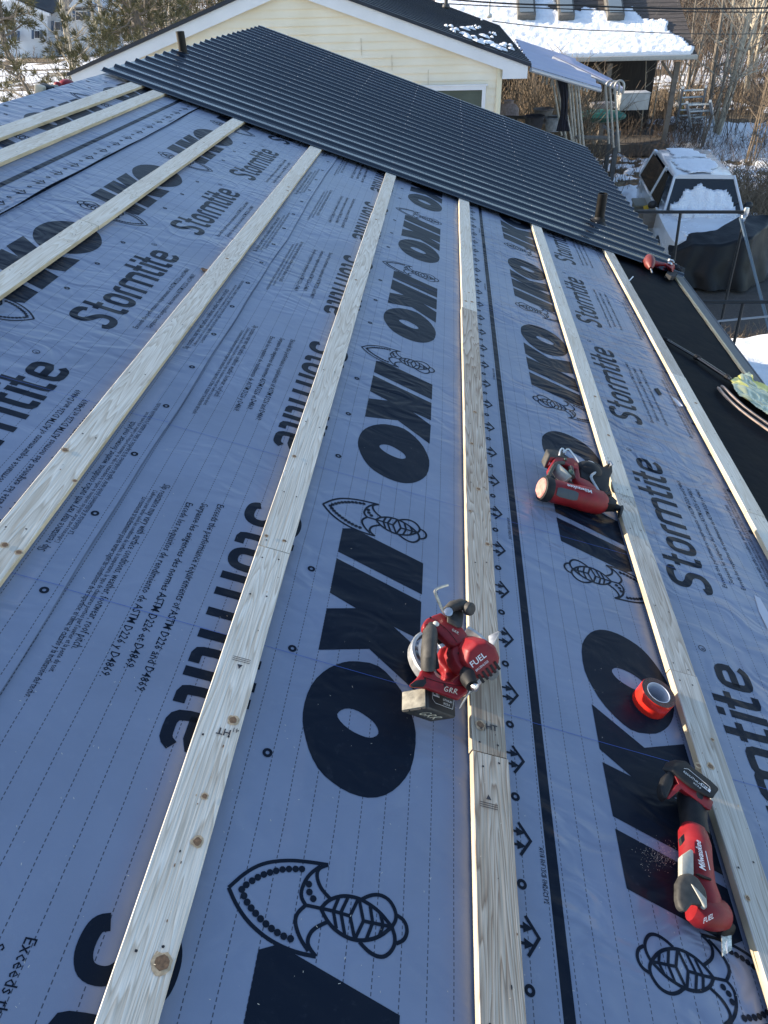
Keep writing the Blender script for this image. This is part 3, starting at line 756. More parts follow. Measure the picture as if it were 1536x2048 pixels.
# ------------------------------------------------------------------ yellow neighbour with gable
PY = .325; YX = -2.18; YZ = 1.262          # pitch, ridge x, top of the rake trim at the ridge (plane y = 14)
yh = thing('yellow_house', (YX, 14, GZ), 'pale yellow clapboard house with white rake trim, directly behind the metal roofing', 'house', roof=False)
YO = (YX, 14, GZ)
def rk(x, dz=0): return YZ - PY * abs(x - YX) + dz
M_sid = bpy.data.materials.new('yellow_clapboard'); M_sid.use_nodes = True
n = M_sid.node_tree.nodes; L = M_sid.node_tree.links; b = n['Principled BSDF']; b.inputs['Roughness'].default_value = .5
tc = n.new('ShaderNodeTexCoord'); z = n.new('ShaderNodeTexNoise'); z.inputs['Scale'].default_value = 1.4; z.inputs['Detail'].default_value = 6; L.new(tc.outputs['Object'], z.inputs[0])
c = n.new('ShaderNodeValToRGB'); c.color_ramp.elements[0].color = (.78, .70, .54, 1); c.color_ramp.elements[1].color = (.85, .79, .66, 1); c.color_ramp.elements[0].position = .35; c.color_ramp.elements[1].position = .65
L.new(z.outputs[0], c.inputs[0]); L.new(c.outputs[0], b.inputs['Base Color'])
M_trim = mat('white_trim', (.72, .74, .78), .45, var=.05, scale=3)
YB = 24.0                                   # back of the house
m = MB(); CW = .115; zz = GZ
xl, xr = YX - 3.44, 1.262
while zz < YZ:
    z1 = min(zz + CW, YZ)
    def lim(z_): h = (YZ - .13 - z_) / PY; return max(xl, YX - h), min(xr, YX + h)
    a0, a1 = lim(zz); b0, b1 = lim(z1)
    if a1 - a0 < .05 or b1 <= b0: break
    m.add([(a0, 14.0, zz), (a1, 14.0, zz), (b1, 14.022, z1), (b0, 14.022, z1), (a0, 14.024, zz), (a1, 14.024, zz)], [(0, 1, 2, 3), (1, 0, 4, 5)], 0)
    zz = z1
for sx, xx in ((-1, xl), (1, xr)):
    zz = GZ
    while zz < rk(xx) - .15:
        m.add([(xx, 14.02, zz), (xx, YB, zz), (xx - sx * .013, YB, zz + CW), (xx - sx * .013, 14.02, zz + CW)], [(0, 1, 2, 3)], 0); zz += CW
m.add([(xl, YB, GZ), (xr, YB, GZ), (xr, YB, rk(xr) - .1), (YX, YB, YZ - .1), (xl, YB, rk(xl) - .1)], [(0, 1, 2, 3, 4)], 0)
m.build('wall', M_sid, yh, org=YO, smooth=False)
for x0, ph in ((-4.1, 0), (-.7, 0), (.45, 1)):
    pass
m = MB()
for x, z0, z1 in ((-1.05, .2, .44), (-.55, -.02, .2), (.05, -.25, -.02), (-2.9, .35, .58)): m.box((x, 13.9985, (z0 + z1) / 2), (.004, .006, z1 - z0))
m.build('siding_joint', mat('joint_shadow', (.30, .25, .15), .8), yh, org=YO, smooth=False)
m = MB(); m.box((xr - .035, 13.99, (GZ + rk(xr) - .16) / 2), (.085, .03, rk(xr) - .16 - GZ)); m.build('corner_board', mat('cream_trim', (.74, .68, .50), .5), yh, org=YO, bevel=.004)
XE, XW = 1.67, -6.03
for sx, xe in ((1, XE), (-1, XW)):
    m = MB(); w_ = .175
    P = [(YX, 13.90, YZ), (xe, 13.90, rk(xe)), (xe, 13.90, rk(xe) - w_), (YX, 13.90, YZ - w_ - .02)]
    m.slab(P, (0, .03, 0)); m.build('rake_board', M_trim, yh, org=YO, smooth=False)
    m = MB(); P = [(YX, 13.93, YZ - .12), (xe, 13.93, rk(xe) - .12), (xe, 14.03, rk(xe) - .12), (YX, 14.03, YZ - .12)]
    m.slab(P, (0, 0, -.015)); m.build('soffit', M_trim, yh, org=YO, smooth=False)
m = MB(); m.slab([(xr + .005, 13.905, rk(XE) - w_), (XE, 13.905, rk(XE) - w_), (XE, 13.905, rk(XE) - .10), (xr + .005, 13.905, rk(xr + .005) - .12)], (0, .02, 0))
m.box(((xr + XE) / 2, (13.93 + YB) / 2, rk(XE) - w_ + .005), (XE - xr, YB - 13.95, .012)); m.box((XE - .012, (13.9 + YB) / 2, rk(XE) - .09), (.02, YB - 13.95, .15))
m.build('eave_return', M_trim, yh, org=YO, smooth=False)
M_yr = mat('dark_blue_metal_roof', (.010, .017, .034), .38, 0, spec=.5, var=.3, scale=3, bump=.1, bscale=6, bdist=.02)
for sx, xe in ((1, XE + .05), (-1, XW - .05)):
    m = MB(); y0, y1 = 13.86, YB + .2; nrib = 26
    P = []
    for yy in (y0, y1): P += [(YX, yy, YZ + .055), (xe, yy, rk(xe) + .055)]
    m.slab([P[0], P[1], P[3], P[2]], (0, 0, -.05))
    for i in range(nrib):
        yy = y0 + .15 + (y1 - y0 - .3) * i / (nrib - 1)
        m.slab([(YX, yy - .012, YZ + .07), (xe, yy - .012, rk(xe) + .07), (xe, yy + .012, rk(xe) + .07), (YX, yy + .012, YZ + .07)], (0, 0, -.014))
    m.build('roof', M_yr, yh, org=YO, smooth=False)
m = MB()                                     # window in the gable wall
wr, wt = onw = (1.012, -.262)
m.box((wr - .03, 13.985, wt - .6), (.06, .04, 1.2)); m.box((wr - 1.03, 13.985, wt - .6), (.06, .04, 1.2)); m.box((wr - .53, 13.985, wt - .03), (1.06, .041, .06)); m.box((wr - .53, 13.985, wt - 1.2), (1.06, .041, .06))
m.box((wr - .53, 13.975, wt + .012), (1.12, .05, .022))
wf = m.build('window', M_trim, yh, org=YO, smooth=False)
m = MB(); m.box((wr - .53, 13.995, wt - .6), (.96, .004, 1.12))
zz = wt - .08
while zz > wt - 1.15: m.box((wr - .53, 13.991, zz), (.94, .003, .02)); zz -= .055
m.build('pane', mat('blind_glass', (.10, .12, .10), .5, spec=.15, var=.2, scale=2), wf, org=YO, smooth=False)
# snow left on its roof
M_snow = mat('snow', (.84, .86, .90), .55, var=.05, scale=4, bump=.8, bscale=28, bdist=.03)
sn_n = Vector((PY, 0, 1)).normalized()
def blob(mb, c, r, n, h, seed, ax, ay, nrm, jag=.35):
    c = Vector(c); ring = []
    for k, f in ((0, 1), (1, .75), (2, .4)):
        for i in range(n):
            t = 2 * math.pi * i / n; rr_ = r * (1 + jag * noise.noise(Vector((math.cos(t) * 2, math.sin(t) * 2, seed))) + jag * .6 * noise.noise(Vector((math.cos(t) * 6, math.sin(t) * 6, seed)))) * f
            p = c + ax * math.cos(t) * rr_ + ay * math.sin(t) * rr_ * .6 + nrm * (0 if k == 0 else h * (.6 if k == 1 else 1) * (1 + .4 * noise.noise(Vector((t, k, seed)))))
            ring.append(p)
    b_ = len(mb.v); mb.add(ring + [c + nrm * h], [], 0)
    for k in (0, 1):
        for i in range(n): q = (i + 1) % n; mb.f.append([b_ + k * n + i, b_ + k * n + q, b_ + (k + 1) * n + q, b_ + (k + 1) * n + i]); mb.m.append(0)
    for i in range(n): mb.f.append([b_ + 2 * n + i, b_ + 2 * n + (i + 1) % n, b_ + 3 * n]); mb.m.append(0)
m = MB(); rr = random.Random(5); pr = Vector((YX, 0, YZ + .075))
for px, py, r in [(903, 57, .16), (936, 62, .3), (940, 78, .25), (965, 80, .3), (985, 88, .3), (1000, 100, .3), (1015, 104, .2), (1010, 92, .2), (975, 95, .22), (1022, 112, .15), (950, 52, .12), (960, 36, .08), (990, 72, .12)]:
    for _ in range(5):
        p = wpl(px + rr.uniform(-11, 11), py + rr.uniform(-8, 8), pr, sn_n)
        if p.x > XE - .02 or p.y < 13.9 or p.y > YB: continue
        blob(m, p, r * rr.uniform(.25, .6), 16, .03, rr.uniform(0, 99), Vector((0, 1, 0)), Vector((1, 0, -PY)), sn_n)
tag(m.build('snow_patch', M_snow, angle=80), 'thin melting snow patches on the dark roof of the yellow house', 'snow', kind='stuff')
def wire(name, pts, r, label, grp=None, sag=.3, m_=None):
    P = []
    for i in range(len(pts) - 1):
        a, c = Vector(pts[i]), Vector(pts[i + 1])
        for j in range(12): t = j / 12; P.append(a.lerp(c, t) - Vector((0, 0, sag * 4 * t * (1 - t))))
    P.append(Vector(pts[-1])); mb = MB(); mb.tube(P, r, 5)
    return tag(mb.build(name, m_ or mat('wire_black', (.02, .02, .02), .6)), label, 'wire', grp)
for px, h, lb in ((892, .55, 'short dark pipe on the dark roof of the yellow house'), (978, 2.6, 'tall pale antenna pole rising behind the dark roof of the yellow house')):
    py = 16 if px == 892 else 34
    p = wpl(px, py, pr, sn_n); m = MB(); m.tube([p, p + Vector((0, 0, h))], .05 if px == 892 else .03, 8); m.ell(p + Vector((0, 0, .03)), (.10, .10, .07))
    tag(m.build('roof_pipe', mat('pipe_' + str(px), (.05, .05, .05) if px == 892 else (.5, .52, .5), .5)), lb, 'pipe')

# ------------------------------------------------------------------ dark roofed house behind
DY, DZ, DP = 28.0, -1.03, .50
dn = Vector((0, -DP, 1)).normalized(); dp0 = Vector((0, DY, DZ))
dh = thing('dark_roofed_house', (5, DY, GZ), 'brown shingled house with snow on its roof above an open porch', 'house', roof=False)
DO = (5, DY, GZ)
M_shi = mat('brown_shingles', (.085, .072, .066), .85, var=.45, scale=9, stretch=(.5, 5, 5), bump=.5, bscale=14, bdist=.03)
XR = 8.15
m = MB(); ym = DY + 9
m.slab([(-1.5, DY, DZ), (XR + .1, DY, DZ - .03), (XR - .55, ym, DZ + DP * 9), (-1.5, ym, DZ + DP * 9)], (0, 0, -.12)); 
for i in range(34):
    yy = DY + .18 + i * .2; z0 = DZ + DP * (yy - DY)
    m.slab([(-1.5, yy, z0 + .012), (XR + .08 - .065 * (yy - DY), yy, z0 + .012), (XR + .07 - .065 * (yy - DY), yy + .19, z0 + DP * .19 + .004), (-1.5, yy + .19, z0 + DP * .19 + .004)], (0, 0, -.01))
m.build('roof', M_shi, dh, org=DO, smooth=False)
m = MB(); m.box((3.4, DY - .07, DZ - .07), (9.7, .13, .13)); m.build('gutter', mat('beige_gutter', (.42, .40, .36), .5, var=.1), dh, org=DO, bevel=.02)
m = MB(); m.box((3.0, DY + 5.5, -2.2), (9.5, 5, 4.4)); m.build('wall', mat('dark_stained_boards', (.030, .026, .024), .8, var=.4, scale=4, stretch=(4, 1, .5)), dh, org=DO, smooth=False)
m = MB(); m.box((3.2, DY + 1.5, GZ + .2), (9.4, 3.2, .35)); m.build('porch_floor', mat('porch_boards', (.10, .085, .07), .8, var=.3), dh, org=DO, smooth=False)
for x in (7.75, 5.6, 3.2):
    m = MB(); m.box((x, DY + .25, (GZ + DZ) / 2 - .1), (.16, .16, DZ - GZ - .25)); m.tube([(x, DY + .25, DZ - .75), (x - .5, DY + .25, DZ - .2)], .05, 4); m.build('porch_post', mat('weathered_post', (.17, .145, .12), .8, var=.25, scale=8), dh, org=DO, smooth=False)
for px, w_ in ((1050, 34), (1128, 30), (1224, 32)):
    c = wpl(px, 4, dp0, dn); sxx = (wpl(px + w_ / 2, 4, dp0, dn) - c).length
    ax = Vector((0, 1, DP)).normalized(); mx = Matrix((Vector((1, 0, 0)), ax, dn)).transposed()
    m = MB(); m.box(c + dn * .12, (sxx * 2.1, 2.4, .24), mx=mx); s_ = m.build('skylight', mat('skylight_frame', (.12, .115, .105), .6, var=.2), dh, org=DO, bevel=.02)
    m = MB(); m.box(c + dn * .25, (sxx * 1.6, 2.1, .02), mx=mx); m.build('pane', mat('skylight_glass', (.16, .20, .23), .08, spec=.8), s_, org=DO, smooth=False)
# snow blanket on that roof: grid clipped by a ragged outline
import itertools
OUT = [(880, -30), (1040, -30), (1104, -12), (1108, 27), (1150, 27), (1166, 18), (1200, 21), (1230, 29), (1262, 23), (1290, 38), (1326, 38), (1340, 52), (1334, 66), (1352, 73), (1376, 92), (1379, 104), (1374, 118), (1240, 118), (1140, 118), (1000, 116), (880, 112)]
OW = [wpl(x, y, dp0, dn) for x, y in OUT]
def inside(x, y, P):
    r_ = False; j = len(P) - 1
    for i in range(len(P)):
        if ((P[i].y > y) != (P[j].y > y)) and (x < (P[j].x - P[i].x) * (y - P[i].y) / (P[j].y - P[i].y + 1e-12) + P[i].x): r_ = not r_
        j = i
    return r_
m = MB(); st_ = .055; idx = {}
nx_, ny_ = int(9.8 / st_), int(7.5 / st_)
for j in range(ny_):
    for i in range(nx_):
        x, y = -1.4 + i * st_, DY + .02 + j * st_
        xj, yj = x + .35 * noise.noise(Vector((x * 2, y * 2, 1))) + .12 * noise.noise(Vector((x * 9, y * 9, 1))), y + .35 * noise.noise(Vector((x * 2, y * 2, 7))) + .1 * noise.noise(Vector((x * 9, y * 9, 4)))
        if inside(xj, max(DY + .06, yj), OW):
            h = .08 + .022 * noise.noise(Vector((x * 1.6, y * 2.2, 0))) + .036 * noise.noise(Vector((x * 6.5, y * 8.5, 0)))
            idx[(i, j)] = len(m.v); m.v.append((x, y, DZ + DP * (y - DY) + h))
for (i, j), a in list(idx.items()):
    if (i + 1, j) in idx and (i, j + 1) in idx and (i + 1, j + 1) in idx: m.f.append([a, idx[(i + 1, j)], idx[(i + 1, j + 1)], idx[(i, j + 1)]]); m.m.append(0)
so_ = m.build('roof_snow', M_snow, recalc=False, angle=80)
bm = bmesh.new(); bm.from_mesh(so_.data); be = [e for e in bm.edges if e.is_boundary]
r_ = bmesh.ops.extrude_edge_only(bm, edges=be)
for v in [g_ for g_ in r_['geom'] if isinstance(g_, bmesh.types.BMVert)]: v.co.z = DZ + DP * (v.co.y - DY) - .02
bm.to_mesh(so_.data); bm.free(); so_.data.polygons.foreach_set('use_smooth', [True] * len(so_.data.polygons))
tag(so_, 'ragged sheet of dimpled snow covering the lower roof of the brown house', 'snow', kind='stuff')

# lean-to canopy of ribbed violet-grey sheets between the two houses
M_can = mat('violet_ribbed_sheet', (.33, .34, .47), .4, 0.0, var=.12, scale=3)
for k, (A, B, C_, D_, lb) in enumerate(((wy(1063, 134, 14.6), wy(1203, 176, 15.3), wy(1148, 117, 21.5), wy(1030, 78, 21.5), 'near violet-grey ribbed canopy sheet sloping down from the yellow house eave'),
                                      (wy(1108, 108, 18.5), wy(1248, 179, 17.2), wy(1222, 160, 19.0), wy(1130, 112, 22), 'far violet-grey ribbed canopy sheet whose tip reaches furthest right'))):
    m = MB(); n1, n2 = 40, 6
    if k: A = A + Vector((0, 0, -.03))
    nr = (B - A).cross(D_ - A).normalized(); nr = nr if nr.z > 0 else -nr
    for i in range(n1 + 1):
        t = i / n1
        for j in range(n2 + 1):
            s_ = j / n2; p = (A.lerp(D_, t)).lerp(B.lerp(C_, t), s_); m.v.append(p + nr * (.03 * math.sin(t * 40 * math.pi / 3)))
    for i in range(n1):
        for j in range(n2): a = i * (n2 + 1) + j; m.f.append([a, a + 1, a + n2 + 2, a + n2 + 1]); m.m.append(0)
    t_ = thing('canopy_sheet', A, lb, 'canopy', 'ribbed canopy sheets', roof=False)
    m.build('sheet', M_can, t_, org=A, angle=70)
    m = MB(); m.tube([A - nr * .04, B - nr * .04], .035, 8); m.build('edge_rail', mat('pale_rail', (.40, .42, .46), .4, .3), t_, org=A)

# bent aluminium poles standing under the canopy
M_pole = mat('dull_aluminium', (.33, .33, .32), .42, .6, var=.25, scale=8)
def hook(px0, py0, px1, py1, Y, side, label):
    a = wy(px0, py0, Y); b_ = wy(px1, py1, Y + .1); m = MB(); P = [b_ + (b_ - a) * .4, b_, a + (b_ - a) * .12]
    r0 = .09
    for i in range(8): t = math.pi * i / 7; P.append(a + Vector((side * r0 * (1 - math.cos(t)), 0, r0 * math.sin(t) * 1.2)))
    P.append(P[-1] - Vector((0, 0, .12))); m.tube([P[0]] + smooth_line3(P[1:]), .021, 8)
    o = m.build('bent_pole', M_pole, org=P[0]); return tag(o, label, 'pole', 'bent metal poles leaning under the canopy')
def smooth_line3(P):
    P = [Vector(p) for p in P]; Q = [P[0]]
    for a, b_ in zip(P[:-1], P[1:]): Q += [a * .75 + b_ * .25, a * .25 + b_ * .75]
    return Q + [P[-1]]
names = ['leftmost', 'second', 'third', 'fourth', 'fifth', 'sixth', 'seventh', 'eighth']
for i, (a, b_, c_, d_, Y) in enumerate(((1104, 152, 1118, 238, 17.5), (1112, 156, 1128, 252, 17.4), (1121, 160, 1140, 262, 17.3), (1137, 164, 1146, 270, 17.0), (1143, 166, 1152, 275, 16.9), (1150, 168, 1160, 281, 16.8), (1156, 170, 1167, 285, 16.7))):
    hook(a, b_, c_, d_, Y, 1 if i > 2 else -1, '%s from the left of the bunch of bent grey poles beside the metal roof edge' % names[i])
for i, (a, b_, c_, d_, Y) in enumerate(((1211, 174, 1216, 256, 16.6), (1220, 176, 1225, 262, 16.5), (1229, 174, 1236, 268, 16.4))):
    hook(a, b_, c_, d_, Y, 1, '%s of the three bent grey poles under the tip of the canopy' % ['left', 'middle', 'right'][i])
m = MB(); p = wy(1130, 160, 17.2); q = wy(1126, 262, 17.3)
for k in range(9): m.tube([p + Vector((.03 * k - .12, .1, .02 * (k % 3))), (p + q) / 2 + Vector((.05 * math.sin(k * 2) , .05 * math.cos(k), 0)), q + Vector((.03 * k - .12, 0, 0))], .028, 6)
tag(m.build('cloth_bundle', mat('navy_cloth', (.012, .014, .028), .8, var=.4, scale=9)), 'dark navy furled cloth hanging among the bent poles', 'cloth')
tw = thing('wooden_post', wz(1228, 390, GZ), 'weathered wooden post with a slanted bracket and plastic mesh near the white car', 'post', roof=False)
b0 = tw.location.copy(); px_ = wy(1225, 262, b0.y)
m = MB(); m.box(((b0.x + px_.x) / 2, b0.y, (b0.z + px_.z) / 2), (.13, .13, px_.z - b0.z)); m.box(((b0.x + px_.x) / 2 - .14, b0.y + .3, (b0.z + px_.z) / 2), (.12, .10, px_.z - b0.z - .2)); m.build('post', mat('grey_post', (.13, .125, .12), .8, var=.3, scale=8, stretch=(3, 3, .5)), tw, org=b0, bevel=.008)
m = MB(); m.slab([px_ + Vector(v) for v in ((-.28, 0, .16), (.12, 0, -.06), (.12, .12, -.06), (-.28, .12, .16))], (0, 0, -.07)); m.build('bracket', mat('bracket_grey', (.10, .11, .13), .6), tw, org=b0, smooth=False)
m = MB()
for i in range(14):
    a = px_ + Vector((-.62 + .035 * i, .1, -.12)); c_ = Vector((a.x + .18, a.y, GZ + .1)); m.tube([a, c_], .006, 4)
    m.tube([Vector((px_.x - .62, px_.y + .11, GZ + .2 + .09 * i)), Vector((px_.x - .1, px_.y + .11, GZ + .32 + .09 * i))], .006, 4)
m.build('netting', mat('mesh_black', (.04, .04, .04), .7), tw, org=b0)
m = MB(); a = wy(1150, 274, 17); c_ = wy(1222, 276, 17); m.tube([a, c_], .04, 6); tag(m.build('fence_rail', mat('grey_post'.strip(), (.1, .1, .1)), org=a), 'thin dark horizontal rail between the bent poles and the wooden post', 'rail')

# ------------------------------------------------------------------ trees, brush
M_bark = mat('grey_bark', (.17, .145, .12), .85, var=.4, scale=6, stretch=(4, 4, 1), bump=.5, bscale=20, bdist=.02)
M_pbark = mat('pale_bark', (.42, .37, .29), .8, var=.35, scale=6, stretch=(3, 3, 1), bump=.4, bscale=20, bdist=.01)
M_twig = mat('brown_twigs', (.11, .082, .062), .85, var=.4, scale=1.5)
M_twig2 = mat('tan_twigs', (.20, .15, .10), .85, var=.4, scale=1.5)
M_need = mat('pine_needles', (.095, .090, .038), .7, var=.5, scale=2.5)
def limb(mb, p, d, ln, r, depth, rr, sides=4, spread=.7, up=.18, mi=0, tips=None, kids=(2, 4), taper=.55):
    n = 5; P = [Vector(p)]; d = Vector(d).normalized(); rs = [r]
    for i in range(n):
        d = (d + Vector((rr.uniform(-.22, .22), rr.uniform(-.22, .22), rr.uniform(-.14, .14) + up * .3))).normalized()
        P.append(P[-1] + d * ln / n); rs.append(r * (1 - (1 - taper * .6) * (i + 1) / n))
    mb.tube(P, rs, sides if depth > 1 else 3, mi, cap=False)
    if tips is not None and depth <= 1: tips.append((P[-1], d)); tips.append((P[3], d))
    if depth <= 0: return
    for k in range(rr.randint(*kids)):
        i = rr.randint(1, n); a = rr.uniform(0, 2 * math.pi)
        s_ = d.orthogonal().normalized(); s_.rotate(Matrix.Rotation(a, 3, d))
        limb(mb, P[i], (d + s_ * rr.uniform(spread * .6, spread * 1.5) + Vector((0, 0, up))), ln * rr.uniform(.45, .75), rs[i] * rr.uniform(.40, .65), depth - 1, rr, sides, spread, up, mi, tips, kids, taper)
def bare_tree(loc, h, r, seed, label, mt=None, stems=1, lean=(0, 0), group='bare trees on the right', depth=4, name='bare_tree', kids=(2, 4)):
    rr = random.Random(seed); loc = Vector(loc); t = thing(name, loc, label, 'tree', group, roof=False); mb = MB(); cr = MB()
    for s_ in range(stems):
        b_ = loc + Vector((rr.uniform(-.18, .18), rr.uniform(-.18, .18), -.1)) * (1 if stems > 1 else 0)
        d = Vector((lean[0] + rr.uniform(-.12, .12) * (stems > 1), lean[1] + rr.uniform(-.1, .1), 1)).normalized(); P = [b_]; n = 9; rs = [r * (1.15 if s_ == 0 else .8)]
        for i in range(n):
            d = (d + Vector((rr.uniform(-.07, .07), rr.uniform(-.07, .07), .03))).normalized(); P.append(P[-1] + d * h / n); rs.append(rs[0] * (1 - .85 * (i + 1) / n))
        mb.tube(P, rs, 8)
        for i in range(2, n + 1):
            for k in range(rr.randint(1, 3)):
                a = rr.uniform(0, 6.28); limb(cr, P[i], Vector((math.cos(a), math.sin(a), rr.uniform(.3, .9))), h * rr.uniform(.14, .28), rs[i] * .5, depth - 2, rr, kids=kids)
    mb.build('trunk', mt or M_bark, t, org=loc, recalc=False); cr.build('crown', mt or M_bark, t, org=loc, recalc=False, smooth=False)
    return t
def G(px, py): return wz(px, py, GZ)
bare_tree(G(1432, 272), 8.5, .075, 11, 'tall clump of pale sunlit stems standing in the snow at the upper right', M_pbark, 4)
bare_tree(G(1412, 232), 8, .10, 12, 'dark straight bare tree just left of the pale sunlit clump', M_bark, 1)
bare_tree(G(1496, 205), 9, .13, 13, 'bare tree with a pale trunk bending right at the upper right edge', M_pbark, 2, (-.12, 0))
bare_tree(G(1463, 178), 9, .15, 14, 'dark tree trunk crossing the sunlit snowfield behind the pale clump', M_bark, 1)
bare_tree(G(1528, 186), 9, .15, 15, 'dark tree trunk cut by the right frame edge before the snowfield', M_bark, 1)
bare_tree(G(1372, 205), 7, .07, 16, 'thin dark sapling beside the porch corner of the brown house', M_bark, 2)
bare_tree(G(1345, 268), 4.6, .03, 17, 'slim grey sapling in front of the porch corner post', M_pbark, 3)
bare_tree(G(1300, 262), 4.2, .024, 18, 'slim forked sapling in front of the dark porch, right one', M_pbark, 1, depth=3, kids=(1, 2))
bare_tree(G(1278, 285), 4.0, .022, 19, 'slim forked sapling in front of the dark porch, left one', M_pbark, 1, depth=3, kids=(1, 2))
bare_tree(G(1395, 300), 5.5, .04, 20, 'leaning sapling between the ladder and the white car roof', M_bark, 2, (.1, 0), depth=3)
bare_tree(G(1500, 330), 3.2, .03, 21, 'low wiry bush right of the white car roof', M_twig2, 5, depth=4)
bare_tree(G(20, 128), 9.0, .18, 22, 'grey bare tree at the far left edge before the white house', M_bark, 2, (.05, 0), 'bare trees on the left')
bare_tree(G(205, 118), 12, .16, 23, 'bare tree behind the pine on the left', M_pbark, 2, (.1, 0), 'bare trees on the left')
bare_tree(Vector((-16.5, 36, GZ)), 7.5, .11, 24, 'leaning pale bare tree right of the pine trunk', M_pbark, 2, (.18, 0), 'bare trees on the left')
bare_tree(Vector((-13.5, 40, GZ)), 8, .10, 25, 'bare tree touching the left rake of the yellow house', M_pbark, 2, (.1, 0), 'bare trees on the left')
bare_tree(Vector((-19.5, 22, GZ)), 3.0, .045, 27, 'low leaning branchy shrub beyond the ridge at the far left', M_pbark, 4, (.3, 0), 'bare trees on the left')
def thicket(name, label, pts, n, h, mt, seed, r=.012, lean=.35, twigs=3):
    """pts: function giving a random foot on the ground"""
    rr = random.Random(seed); mb = MB()
    for _ in range(n):
        f = pts(rr); hh = h * rr.uniform(.45, 1.15); d = Vector((rr.uniform(-lean, lean), rr.uniform(-lean, lean), 1)).normalized()
        P = [f, f + d * hh * .5, f + (d + Vector((rr.uniform(-.3, .3), rr.uniform(-.3, .3), 0))).normalized() * hh]
        mb.tube(P, [r, r * .8, r * .3], 3, cap=False)
        for k in range(twigs):
            t = rr.uniform(.25, .95); q = P[0].lerp(P[1], t * 2) if t < .5 else P[1].lerp(P[2], t * 2 - 1); e = q + Vector((rr.uniform(-1, 1), rr.uniform(-1, 1), rr.uniform(.1, 1))) * hh * .22
            mb.tube([q, (q + e) / 2 + Vector((0, 0, .02 * hh)), e], [r * .6, r * .45, r * .2], 3, cap=False)
    return tag(mb.build(name, mt, recalc=False, smooth=False), label, 'brush', kind='stuff')
def area(x0, x1, y0, y1, z=GZ): return lambda rr: Vector((rr.uniform(x0, x1), rr.uniform(y0, y1), z))
def parea(px0, px1, py0, py1): return lambda rr: G(rr.uniform(px0, px1), rr.uniform(py0, py1))
thicket('brush', 'brown tangle of bare bushes between the yellow house and the canopy poles', area(1.9, 4.2, 21, 27.5), 800, 3.0, M_twig2, 1, .013)
thicket('brush', 'low dry weeds and canes between the canopy poles and the porch', area(3.4, 8.2, 22.5, 27), 260, .8, M_twig, 2, .008)
thicket('brush', 'low dark brush in the snow behind and beside the white car', parea(1240, 1536, 290, 330), 420, .8, M_twig, 3, .007, .8)
thicket('brush', 'wiry brown brush right of the white car', area(7.3, 10.5, 17.2, 23), 900, 1.25, M_twig2, 4, .010, .9, 4)
thicket('brush', 'dry tan grass strip in front of the sunlit snowfield', area(9, 26, 36, 42), 1500, .9, M_twig2, 5, .016, .5)
thicket('brush', 'dark canes and weeds in front of the open porch', parea(1150, 1400, 248, 300), 620, 1.15, M_twig, 21, .010, .5, 4)
thicket('brush', 'thin bare saplings standing in the snow around the pale tree clump', parea(1375, 1545, 175, 300), 150, 2.6, M_twig, 22, .013, .3, 6)  # tall thin saplings, merged into one mesh under the brush name
thicket('woods', 'dense bare woods beyond the snowfield at the upper right', area(12, 48, 62, 92), 900, 10, M_twig, 6, .07, .2, 7)
thicket('woods', 'bare grey woods behind the brown house and the saplings', area(9.3, 20, 44, 60), 260, 7, M_twig, 7, .035, .25, 7)
thicket('woods', 'bare sunlit woods beyond the left side of the yellow house', area(-46, -12, 84, 110), 900, 9, M_twig2, 8, .05, .25, 7)
thicket('brush', 'grey brown brush below the pine on the left', area(-22, -10, 34, 46), 420, 1.7, M_twig2, 9, .012, .7, 4)
thicket('brush', 'low brown scrub along the snow stripes at the far left', area(-46, -16, 46, 70), 260, 1.1, M_twig, 10, .025, .6, 4)
thicket('brush', 'clumps of dead grass poking from the snow by the driveway', parea(1380, 1536, 668, 700), 160, .28, M_twig2, 12, .004, .8, 2)

# pine with needle tufts
def pine(loc, h, seed, label, R0=.30, nb=30):
    rr = random.Random(seed); loc = Vector(loc); t = thing('pine_tree', loc, label, 'tree', roof=False); tr = MB(); br = MB(); nd = MB()
    P = [loc + Vector((.25 * math.sin(i * .7), .1 * math.sin(i), h * i / 9)) for i in range(10)]; tr.tube(P, [R0 * (1 - .075 * i) for i in range(10)], 9)
    for i in range(nb):
        k = rr.uniform(.22, 1); q = loc + Vector((.25 * math.sin(k * 9 * .7), 0, h * k)); a = rr.uniform(0, 6.28); ln = (1.25 - k) * 3.9 * rr.uniform(.6, 1.1)
        tips = []; limb(br, q, Vector((math.cos(a), math.sin(a), rr.uniform(-.1, .3))), ln, .05, 2, rr, 4, .75, .10, 0, tips, (2, 4))
        for tp, d in tips:
            if rr.random() < .12: continue
            for _ in range(46):
                u = Vector((rr.gauss(0, 1), rr.gauss(0, 1), rr.gauss(0, .8) + .4)).normalized(); o = tp + u * rr.uniform(0, .16) ; e = o + (u + d * .8).normalized() * rr.uniform(.12, .22)
                w_ = u.orthogonal().normalized() * .014; nd.add([o - w_, o + w_, e], [(0, 1, 2)])
    tr.build('trunk', M_bark, t, org=loc, recalc=False); br.build('branches', M_bark, t, org=loc, recalc=False, smooth=False); nd.build('needles', M_need, t, org=loc, recalc=False, smooth=False)
pine((-11.2, 32, GZ), 6.2, 5, 'large olive pine with a dark trunk behind the left rake of the yellow house')
pine((-15.4, 30, GZ), 5.0, 9, 'smaller olive pine with ragged tufts in front of the white house', .09, 16)

